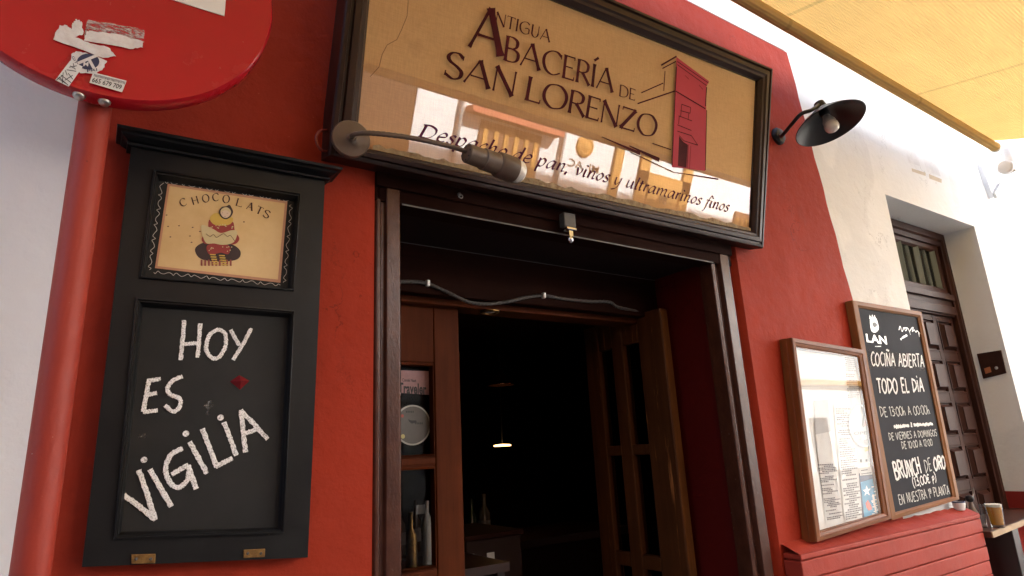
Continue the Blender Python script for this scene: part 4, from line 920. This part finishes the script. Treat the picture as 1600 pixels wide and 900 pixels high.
pD = sheet(z8([(330, 600), (396, 575), (444, 792), (346, 808)]), mat('blue_poster', (.045, .075, .16), .55, (.03, .05, .11), 30), .0032); pD['label'] = 'dark blue leaflet'
pE = sheet(z8([(330, 580), (392, 570), (397, 602), (334, 610)]), M_paper, .0040); lines(z8([(334, 584), (390, 575), (395, 598), (336, 606)]), 3, pE, .0048)
pF = sheet(z8([(336, 636), (386, 622), (418, 782), (352, 786)]), mat('bright_blue_print', (.06, .30, .52), .55, (.05, .24, .45), 20), .0040); pF['label'] = 'bright blue leaflet with white star'
def zpoly(px, mt, lift, par, name='print'): 
    m = MB(); flatpoly(m, z8(px), MP, lift); m.build(name, mt, par)
zpoly([(345, 670), (356, 668), (360, 650), (366, 666), (378, 664), (368, 676), (374, 692), (362, 684), (352, 694), (355, 680)], M_signw, .005, pF)
zpoly([(356, 725), (366, 712), (380, 735), (384, 752), (370, 758), (360, 745)], mat('orange_red_print', (.55, .08, .04), .5), .005, pF)
zpoly([(384, 690), (392, 688), (404, 760), (398, 770), (388, 720)], M_signw, .0052, pF)
m = MB()
for k in range(26):
    x = 380+random.uniform(0, 30); y = 645+k*5; flatpoly(m, z8([(x, y), (x+random.uniform(4, 14), y-1), (x+10, y+3), (x, y+4)]), MP, .0054+k*.00002)
m.build('print', M_signw, pF)
zpoly([(350, 482), (384, 474), (386, 500), (356, 506)], mat('yellow_print', (.62, .52, .10), .5), .003, pC)
for a in (334, 358, 382): zpoly([(a, 540), (a+8, 538), (a+10, 552), (a+2, 553)], M_ink, .0028, pC)
# oval card behind the glass
oc = [(338+56*math.cos(t)*.98+10*math.sin(t), 397+92*math.sin(t)) for t in [k*.2094 for k in range(30)]]
m = MB(); flatpoly(m, z8(oc), MP, .008); ov = m.build('oval_card', mat('silver_grey_card', (.30, .30, .30), .45, (.24, .24, .24), 20), mc); ROOT[ov.name] = root_loc(mc)
m = MB(); flatpoly(m, z8([(331, 312), (352, 325), (348, 360), (345, 405), (336, 395), (341, 350)]), MP, .0088); block_text(m, 'OPEN', *[P(*p, MP) for p in z8([(302, 436), (380, 432), (303, 422)])], NY, .0088, .01); m.build('print', M_ink, ov)
m = MB(); flatpoly(m, z8([(352, 345), (370, 352), (364, 385), (346, 402)]), MP, .0090); m.build('print', mat('brick_red_print', (.42, .07, .04), .5), ov)
m = MB(); flatpoly(m, z8([(371, 352), (381, 385), (366, 384)]), MP, .0090); m.build('print', mat('dark_green_print', (.06, .12, .09), .5), ov)
m = MB(); 
for t in range(14): x = 305+random.uniform(0, 60); y = 440+random.uniform(0, 40); flatpoly(m, z8([(x, y), (x+7, y-1), (x+7, y+2), (x, y+3)]), MP, .0090+t*.00002)
m.build('print', M_print, ov)

# ================================================================== chalkboard beside it
KY = -.052
kb = thing('chalkboard', 'honey framed chalkboard advertising cocina abierta and brunch beside the glazed case', 'chalkboard', tuple(P(1440, 800, KY)))
ko = Q([(1332, 469), (1440, 487), (1500, 780), (1394, 813)], KY); ki = Q([(1343, 480), (1436, 495), (1491, 776), (1401, 801)], KY)
mf = mitred(ko, ki, [(0, -.036), (0, -.002), (.08, .0), (.7, .002), (.8, -.002), (1, -.006), (1, -.016)], NY); mf.build('frame', [M_oak, M_oakh], kb)
m = MB(); m.poly([p-NY*.012 for p in ki]); kp = m.build('writing_panel', mat('slate_blackboard', (.024, .024, .031), .7, (.016, .016, .022), 5, spec=.15), kb); ROOT[kp.name] = root_loc(kb)
WY = KY+.011
def kw(t, a, b, c, th, mt, **k):
    m = MB(); write(m, t, CHK, P(*a, WY), P(*b, WY), P(*c, WY), NY, th, rag=.1, jit=.04, **k); m.build('chalk_writing', mt, kp)
kw('COCIÑA ABIERTA', (1361, 571), (1444, 573.5), (1359.5, 550), .125, M_chalk2)
kw('TODO EL DÍA', (1371, 615), (1444, 612), (1368, 592), .155, M_chalk2)
kw('DE 13:00h A 00:00h', (1376, 651), (1453, 647), (1373, 636), .115, M_chalk3)
kw('DE VIERNES A DOMINGOS', (1389, 688), (1464, 681), (1387, 677), .13, M_chalk3)
kw('DE 10:00 A 12:00', (1409, 701.5), (1457, 696), (1407, 690.5), .13, M_chalk3)
kw('BRUNCH', (1399, 750), (1440, 740), (1393, 723), .155, M_chalk2)
kw('DE', (1446, 739), (1456, 734.5), (1442, 719), .09, M_chalk3, gap=.1)
kw('ORO', (1460, 735), (1478, 732), (1457, 714), .18, M_chalk2)
kw('(13,00€ p)', (1427, 761), (1463, 751.5), (1424, 747), .155, M_chalk2)
kw('EN NUESTRA 1ª PLANTA', (1405, 788.5), (1484, 771.5), (1402, 773), .11, M_chalk3)
for l in ([(1396, 667), (1420, 665)], [(1427, 664.3), (1457, 662.3)], [(1423, 660), (1424, 667.5)]):
    m = MB(); px_strokes(m, [l], WY, .014, .001, .25); m.build('chalk_line', M_chalk2, kp)
m = MB(); block_text(m, 'LAN', *[P(*p, WY) for p in ((1354, 534), (1386, 538), (1352, 521))], NY, .001, .03)
def z6b(l): return [(1340+x/5, 480+y/5) for x, y in l]
em = catmull([(x, y, 0) for x, y in z6b([(95, 95), (105, 85), (140, 85), (155, 120), (163, 170), (140, 197), (110, 190), (98, 150)])], 4, True); flatpoly(m, [(p.x, p.y) for p in em], WY, .001)
for q in ([(90, 92), (92, 58), (104, 86)], [(106, 86), (112, 55), (122, 84)], [(122, 84), (130, 60), (140, 90)]): flatpoly(m, z6b(q), WY, .0012)
for k in range(5): flatpoly(m, z6b([(135+k*10, 303), (142+k*10, 304), (142+k*10, 310), (135+k*10, 309)]), WY, .001)
px_strokes(m, [z6b(l) for l in ([(320, 180), (330, 150), (345, 190), (360, 160), (372, 185), (388, 165), (400, 185), (410, 215), (405, 190), (420, 165), (432, 160), (424, 190), (440, 178), (452, 195), (462, 185), (472, 195), (480, 230), (478, 200), (488, 208)], [(352, 165), (385, 160)])], WY, .0042, .001, 0)
px_strokes(m, [z6b(l) for l in ([(335, 252), (350, 235), (380, 215)], [(330, 245), (340, 258)], [(350, 240), (385, 222)])], WY, .006, .0012, .3)
m.build('printed_logo', M_signw, kp)
m = MB(); flatpoly(m, z6b([(110, 130), (125, 115), (150, 130), (148, 150), (125, 160)]), WY, .0016); m.build('printed_logo', M_dgrey, kp)
M_dust = grainy('chalk_dust', (.22, .22, .24), .52, .80, 30)
m = MB(); flatpoly(m, [(1352, 545), (1440, 556), (1446, 580), (1358, 574)], WY, .0004); m.build('chalk_smudge', M_dust, kp)

# ================================================================== door buzzer plate in the recess
ip = [PX(x, y, OX1-.006) for x, y in ((1527, 553), (1565, 547), (1573, 583), (1537, 592))]
ic = thing('intercom', 'small dark brown door buzzer plate on the white door recess', 'intercom', tuple((ip[2]+ip[3])/2))
m = MB(); m.prism([p+V3((-.012, 0, 0)) for p in ip], (.012, 0, 0)); m.build('plate', M_door2, ic, bevel=.003)
def ipt(u, v): return ip[0].lerp(ip[1], u).lerp(ip[3].lerp(ip[2], u), v)
m = MB(); m.prism([ipt(u, v)+V3((-.0145, 0, 0)) for u, v in ((.16, .62), (.42, .60), (.43, .82), (.17, .84))], (.002, 0, 0)); m.build('name_label', mat('orange_label', (.45, .16, .06), .5), ic)
m = MB(); m.lathe(ipt(.66, .70)+V3((-.012, 0, 0)), (-1, 0, 0), [(.010, 0), (.009, .004), (.003, .006)], 14); m.build('button', M_steel, ic, smooth=True)

# ================================================================== shelf across the recess with drinks
SZ = 1.115
sh = thing('bar_shelf', 'wooden drinks shelf in front of the panelled brown side door', 'shelf', (4.1, -.1, SZ-.04))
fy = -.13
a0 = PZ(1529, 838, SZ); a1 = PZ(1600, 811, SZ)
ed_ = (a1-a0).normalized(); a0 = a0+ed_*((x1+.006-a0.x)/ed_.x); e = ed_*1.12
m = MB(); top_ = [V3((a0.x, a0.y, SZ)), V3((a0.x+e.x, a0.y+e.y, SZ)), V3((a0.x+e.x+.05, .17, SZ)), V3((x1+.004, .17, SZ)), V3((x1+.004, a0.y, SZ))]
m.prism(top_, (0, 0, -.028)); m.build('board', wood('dark_shelf_top', (.13, .05, .03), (.07, .028, .018), .35, 0, .2), sh, bevel=.003)
m = MB(); p0, p1 = top_[0], top_[1]; nn_ = V3(((p1-p0).y, -(p1-p0).x, 0)).normalized()*.006
p0 = p0+nn_*.05; p1 = p1+nn_*.05; m.prism([p0+V3((0, 0, -.001)), p1+V3((0, 0, -.001)), p1+V3((0, 0, -.027)), p0+V3((0, 0, -.027))], nn_); m.build('front_edge', wood('pale_worn_edge', (.52, .36, .18), (.36, .22, .10), .5, 0), sh)
m = MB(); m.box((3.60, .12, 0), (OX1-.01, .165, SZ-.03)); m.build('apron', M_redd, sh)
m = MB(); m.box((4.02, -.06, .0), (4.10, .12, SZ-.03)); m.build('bracket', M_dwoodz, sh, bevel=.004)
def at_shelf(x, y): return PZ(x, y, SZ+.001)
def glassware():
    return glass_pane('tumbler_glass', (.93, .95, .95), 1.6)
M_tumb = glassware()
def tumbler(name, label, c, h, r, fill, liquid, grp):
    t = thing(name, label, 'glass', tuple(c), grp)
    m = MB(); m.lathe(c, (0, 0, 1), [(r*.72, 0), (r*.76, .004), (r, h), (r-.0022, h), (r*.72, .012), (.001, .010)], 32); m.build('glass', M_tumb, t, smooth=True)
    if fill: m = MB(); m.lathe(c, (0, 0, 1), [(r*.70, .0125), (r*.72+(r-r*.72)*fill-.003, h*fill)], 32); m.build('beer', liquid, t, smooth=True)
    return t
c = at_shelf(1536, 824); u_ = metres(.86, c)
tumbler('water_glass', 'empty clear tumbler nearest the end of the red plinth on the shelf', c, u_*40, u_*9.5, 0, None, 'glasses on the bar shelf')
c = at_shelf(1560, 824); u_ = metres(.86, c)
bg_ = tumbler('beer_glass', 'full glass of amber beer with white foam on the shelf', c, u_*41, u_*13.5, .86, M_beer, 'glasses on the bar shelf')
m = MB(); hh = u_*41; m.lathe(c, (0, 0, 1), [(u_*12.0, hh*.865), (u_*12.8, hh*.975), (u_*10, hh*.985)], 28); m.build('foam', M_foam, bg_, smooth=True)
bl = P(1515, 779, -.02); c = V3((bl.x, bl.y, SZ+.001)); u_ = metres(1, bl)
cr0 = thing('cruet', 'small stoppered cruet with dark round top behind the empty tumbler', 'cruet', tuple(c))
hz = bl.z-c.z
m = MB(); m.lathe(c, (0, 0, 1), [(.022, 0), (.026, .01), (.024, hz*.5), (.011, hz*.75), (.010, hz-u_*5)], 20); m.build('bottle', M_taupe, cr0, smooth=True)
m = MB(); m.lathe(bl-V3((0, 0, u_*5.5)), (0, 0, 1), [(u_*2.5, 0), (u_*5, u_*2), (u_*6, u_*5.5), (u_*5, u_*9), (u_*1, u_*11)], 18); m.build('stopper', M_lampblk, cr0, smooth=True)
m = MB(); m.tube(catmull([bl+V3((.012, 0, .0)), P(1521, 772, -.02), P(1520, 762, -.02)], 6), u_*1.2, 8); m.build('handle', M_taupe, cr0, smooth=True)
c = P(1499, 792, -.04); c.z = zt+.020; u_ = metres(1, c)
dp = thing('bowl', 'small white bowl with blue rim at the end of the red plinth', 'bowl', tuple(c))
m = MB(); m.lathe(c, (0, 0, 1), [(u_*6, 0), (u_*7, .002), (u_*9, u_*9), (u_*9, u_*13), (u_*8.4, u_*13), (u_*6, .008)], 28); m.build('body', M_signw, dp, smooth=True)
m = MB(); m.lathe(c, (0, 0, 1), [(u_*9.1, u_*11.5), (u_*9.2, u_*13.4), (u_*8.3, u_*13.4), (u_*8.3, u_*12)], 28); m.build('rim', mat('cobalt_glaze', (.05, .08, .2), .3), dp, smooth=True)

# ================================================================== small things in the doorway
la = P(886, 352, -.03)
lk = thing('shutter_latch', 'small chrome latch hanging under the lintel', 'latch', tuple(la))
m = MB(); m.box((la.x-.026, -.05, la.z-.012), (la.x+.022, -.0225, la.z+.036)); m.build('housing', M_dgrey, lk, bevel=.003)
m = MB(); m.box((la.x-.018, -.052, la.z-.022), (la.x+.022, -.026, la.z-.0125)); m.build('plate', M_chrome, lk, bevel=.002)
m = MB(); m.box((la.x-.006, -.046, la.z-.042), (la.x+.010, -.030, la.z-.0225)); m.lathe((la.x+.002, -.038, la.z-.042), (0, 0, -1), [(.008, 0), (.011, .006), (.010, .016), (.004, .022)], 16); m.build('pin', M_chrome, lk, smooth=True)
m = MB(); c = P(717, 304, -.022); m.lathe(c, NY, [(.006, 0), (.006, .004), (.003, .008)], 12); m.tube(catmull([c+NY*.006, c+V3((.008, -.008, -.006)), c+V3((.004, -.008, -.014)), c+V3((-.006, -.008, -.010))], 4), .0018, 6)
tag(m.build('hook', M_steel, smooth=True), 'tiny steel hook screwed into the lintel left of the latch', 'hook')
hy = .305
pts = [P(612, 441, hy), P(640, 440, hy), P(667, 443, hy), P(700, 457, hy), P(730, 471, hy), P(757, 475, hy), P(790, 472, hy), P(820, 465, hy), P(848, 462, hy), P(880, 467, hy), P(920, 471, hy), P(952, 472, hy), P(966, 480, hy+.004)]
q0 = pts[-1]
pts += [V3((1.93, .33, 2.13)), V3((1.962, .40, 2.06)), V3((1.966, .42, 1.7)), V3((1.966, .425, 1.2)), V3((1.966, .43, .6))]
path = catmull(pts, 10)
m = MB(); m.tube(path, [.0058+.0010*(i % 2) for i in range(len(path))], 8)
cb = thing('cable', 'ribbed grey cable looped along the header board over the doors', 'cable', tuple(pts[0]))
m.build('conduit', M_cord, cb)
for x, y in ((668, 443), (849, 462)):
    c = P(x, y, hy); m = MB(); m.box((c.x-.006, hy-.010, c.z-.011), (c.x+.006, hy+.006, c.z+.011)); m.build('clip', M_signw, cb, bevel=.003)
c = PZ(765, 480, 2.10); c = V3((c.x, .385, 2.099))
c = P(765, 480, .385); c.z = 2.0985
sd3 = thing('ceiling_spotlight', 'round recessed spotlight fitting in the wood above the doors', 'spotlight', tuple(c))
m = MB(); m.lathe(c, (0, 0, -1), [(.036, 0), (.036, .004), (.026, .006), (.024, .002)], 28); m.build('ring', M_brass, sd3, smooth=True)
m = MB(); m.lathe(c, (0, 0, -1), [(.0235, .0015), (.012, .004), (.002, .005)], 24); m.build('lens', M_lgrey, sd3, smooth=True)

# ---- inside the dark room
M_warm = emit('added_warm_glow', (1.0, .55, .18), 1.0)  # added glow, standing in for faint warm glints in the room
for x, y, Y, w_, lab in ((783, 602, 1.9, 20, 'copper pendant lamp with a dim warm bulb, added for a glint in the dark doorway'),):
    c = P(x, y, Y); r = metres(w_, c)
    t = thing('glint_pendant', lab, 'pendant lamp', tuple(c))  # added lamp that stands in for a copper glint
    m = MB(); m.lathe(c, (0, 0, 1), [(r, 0), (r*1.02, .006), (r*.8, r*.5), (r*.4, r*.8), (.02, r*.95), (.015, r*1.2)], 32); m.build('shade', M_copper, t, smooth=True)
    m = MB(); m.lathe(c+V3((0, 0, .008)), (0, 0, 1), [(r*.55, -.004), (r*.5, .02)], 20); m.build('bulb', M_warm, t)
    m = MB(); m.tube([c+V3((0, 0, r)), V3((c.x, c.y, 2.6))], .004, 6); m.build('flex', M_ink, t)
c = P(785, 696, 2.2); r = metres(14, c)
t = thing('glint_lamp', 'small low lamp added to make a warm glint inside the dark doorway', 'lamp', tuple(c))  # added lamp; its glowing shade stands in for a warm glint
m = MB(); m.lathe(c, (0, 0, 1), [(r*.9, -.006), (r, 0), (r*.8, .006), (.01, .009)], 28); m.build('shade', M_warm, t, smooth=True)
m = MB(); m.tube([c+V3((0, 0, .01)), V3((c.x, c.y, 2.6))], .002, 6); m.build('flex', M_ink, t)
t.name = 'glint_pendant'
ctr = thing('bar_counter', 'dark wooden bar counter deep inside the room', 'counter', (1.7, 2.2, 0))
m = MB(); m.box((.5, 2.0, 0), (3.2, 2.5, 1.0)); m.build('front', M_dark, ctr); m = MB(); m.box((.45, 1.95, 1.0), (3.25, 2.55, 1.05)); m.build('top', M_dwood, ctr, bevel=.005)
M_bot = [mat('green_bottle_glass', (.02, .05, .025), .15), mat('brown_bottle_glass', (.07, .03, .012), .15), mat('pale_bottle_glass', (.16, .15, .12), .15)]
for k, (x, kind, desc) in enumerate(((1.32, 0, 'dark green bottle at the left end of the bar counter'), (1.43, 1, 'brown bottle second along the dark bar counter'), (1.56, 2, 'pale bottle between two brown bottles on the bar counter'), (1.68, 1, 'brown bottle right of the pale one on the bar counter'), (2.05, 0, 'dark green bottle standing apart on the bar counter'), (2.16, 2, 'pale bottle at the right end of the bar counter'))):
    t = thing('bottle', desc, 'bottle', (x, 2.1+.03*(k % 2), 1.051), 'bottles on the bar counter'); q_ = .03+.004*(k % 3); hgt = .27+.02*(k % 2)
    m = MB(); m.lathe((x, 2.1+.03*(k % 2), 1.051), (0, 0, 1), [(q_, 0), (q_, hgt*.6), (q_*.4, hgt*.74), (q_*.36, hgt)], 16); m.build('glass', M_bot[kind], t, smooth=True)
    m = MB(); m.lathe((x, 2.1+.03*(k % 2), 1.051+hgt*.2), (0, 0, 1), [(q_+.001, 0), (q_+.001, hgt*.25)], 16); m.build('label_band', M_lgrey, t, smooth=True)
tY = .62
tb = P(650, 893, tY).z
st_ = thing('display_shelf', 'dark display shelf behind the glass of the left door leaf', 'shelf', (.95, tY, tb-.03))
m = MB(); m.box((.70, tY-.1, tb-.03), (1.30, tY+.25, tb)); m.build('board', M_dwood, st_); 
for x in (.72, 1.26): m = MB(); m.box((x, tY-.08, 0), (x+.03, tY+.2, tb-.03)); m.build('leg', M_dwoodz, st_)
c = P(643, 866, tY); c.z = tb; u_ = metres(1, c)
bt = thing('brass_bottle', 'brass coloured bottle behind the lower glass of the left door leaf', 'bottle', tuple(c))
hb = P(643, 800, tY).z-tb
m = MB(); m.lathe(c, (0, 0, 1), [(u_*8, 0), (u_*9, .01), (u_*9, hb*.55), (u_*8, hb*.62), (u_*3, hb*.72), (u_*2.6, hb*.95), (u_*3.2, hb)], 24); m.build('body', M_brass, bt, smooth=True)
c = P(668, 866, tY+.04); c.z = tb
m = MB(); m.lathe(c, (0, 0, 1), [(u_*7, 0), (u_*8, .01), (u_*8, hb*.8), (u_*3, hb*.95), (u_*3, hb*1.15)], 20)
jb = thing('bottle', 'dull pale bottle right of the brass bottle behind the door glass', 'bottle', tuple(c)); m.build('body', M_lgrey, jb, smooth=True)
m = MB(); q = P(657, 796, LY+.03); m.box((q.x-.016, LY+.0275, q.z-.014), (q.x+.016, LY+.0285, q.z+.014)); tag(m.build('price_card', M_lgrey), 'small grey price card behind the lower door glass', 'card')
m = MB(); q = P(767, 871, .9); m.box((q.x-.018, .9, q.z-.019), (q.x+.018, .902, q.z+.019)); tag(m.build('notice_card', M_lgrey), 'small square grey notice inside the dark doorway', 'card')
m = MB(); q = P(739, 877, .9); m.box((q.x-.007, .9, q.z-.028), (q.x+.007, .902, q.z+.028)); tag(m.build('notice_card', M_lgrey), 'narrow upright grey notice just inside the doorway, beside the left leaf', 'card')
cab = thing('cabinet', 'low dark cabinet holding two small notices inside the doorway', 'cabinet', (1.5, 1.1, 0))
m = MB(); q = P(735, 845, .9); q2 = P(815, 845, .9); m.box((q.x-.02, .903, 0), (q2.x, 1.3, q.z)); m.build('body', M_dark, cab, bevel=.005); m = MB(); m.box((q.x-.03, .89, q.z), (q2.x+.01, 1.31, q.z+.02)); m.build('top', M_door_dk, cab, bevel=.004)

# ================================================================== houses across the street (seen in the glass)
OYY = -6.0
M_ochre = plaster('ochre_trim', (.55, .29, .075), (.50, .26, .07), (.42, .22, .06), .85, .2, .3)
M_salm = mat('salmon_tiles', (.55, .16, .08), .7)
M_shut = wood('brown_shutter', (.24, .11, .05), (.17, .075, .03), .5, 2)
oh = thing('white_house', 'white house with ochre trim across the street, seen in the sign glass', 'building', (9, OYY-.5, 0))
m = MB(); m.box((3.0, OYY-6, 0), (20, OYY, 7.4)); m.build('wall', M_white, oh)
m = MB(); m.box((3.0, OYY, 0), (20, OYY+.03, .9)); m.build('dado', M_lgrey, oh)
m = MB(); m.box((11.2, OYY, 2.62), (20, OYY+.12, 2.72)); m.build('ledge', M_ochre, oh)
def win(x0, x1, z0, z1, name='window'):
    m = MB(); m.box((x0, OYY+.001, z0), (x1, OYY+.03, z1)); o = m.build(name, M_shut, oh); ROOT[o.name] = root_loc(oh)
    m = MB(); n = 6
    for k in range(n): xx = x0+(x1-x0)*(k+.3)/n; m.box((xx, OYY+.03, z0+.08), (xx+.07, OYY+.045, z1-.1))
    m.build('slats', M_ochre, o)
win(3.95, 4.95, 2.3, 3.62); win(9.4, 10.2, 2.3, 3.3); win(4.1, 5.0, 4.6, 6.2); win(8, 8.9, 4.6, 6.2)
m = MB(); m.box((3.7, OYY, 3.66), (5.2, OYY+.22, 3.74)); m.build('ledge', M_salm, oh)
m = MB()
for x in (3.62, 5.32): m.tube([(x, OYY+.05, 0), (x, OYY+.05, 7.3)], .03, 8)
m.build('drainpipe', M_lgrey, oh)
m = MB(); m.box((6.35, OYY+.001, 1.3), (6.5, OYY+.06, 7.2)); m.box((6.9, OYY+.001, 3.35), (8.1, OYY+.05, 3.55)); m.box((6.9, OYY+.001, 1.3), (7.1, OYY+.05, 3.8)); m.box((7.9, OYY+.001, 1.3), (8.1, OYY+.05, 3.8)); m.box((7.15, OYY+.001, 3.0), (7.85, OYY+.05, 3.34)); m.build('ochre_trim', M_ochre, oh)
m = MB(); block_text(m, '89', (7.6, OYY+.06, 3.1), (7.4, OYY+.06, 3.1), (7.6, OYY+.06, 3.24), (0, 1, 0), .003, .01); block_text(m, 'MI  AC', (6.1, OYY, 3.32), (5.5, OYY, 3.32), (6.1, OYY, 3.44), (0, 1, 0), .004, .01); m.build('lettering', M_ink, oh)
m = MB(); m.lathe((5.75, OYY, 3.66), (0, 1, 0), [(.17, 0), (.16, .03), (.12, .05), (.10, .04), (.04, .06)], 10); m.build('crest', M_ochre, oh)
m = MB(); m.box((12.1, OYY+.001, 0), (12.7, OYY+.04, 1.95)); m.build('door', M_dwoodz, oh)
o2 = thing('brick_house', 'dull brown house across the street to the left of the white one', 'building', (-2, OYY-1, 0))
m = MB(); m.box((-12, OYY-6, 0), (2.995, OYY-.02, 6.2)); m.build('wall', plaster('dark_brown_render', (.07, .045, .03), (.055, .035, .024), (.04, .027, .018), .9), o2)
for x in (-6, -3, 0):
    m = MB(); m.box((x, OYY-.019, 2.6), (x+1, OYY+.01, 4.4)); m.build('window', M_shut, o2)
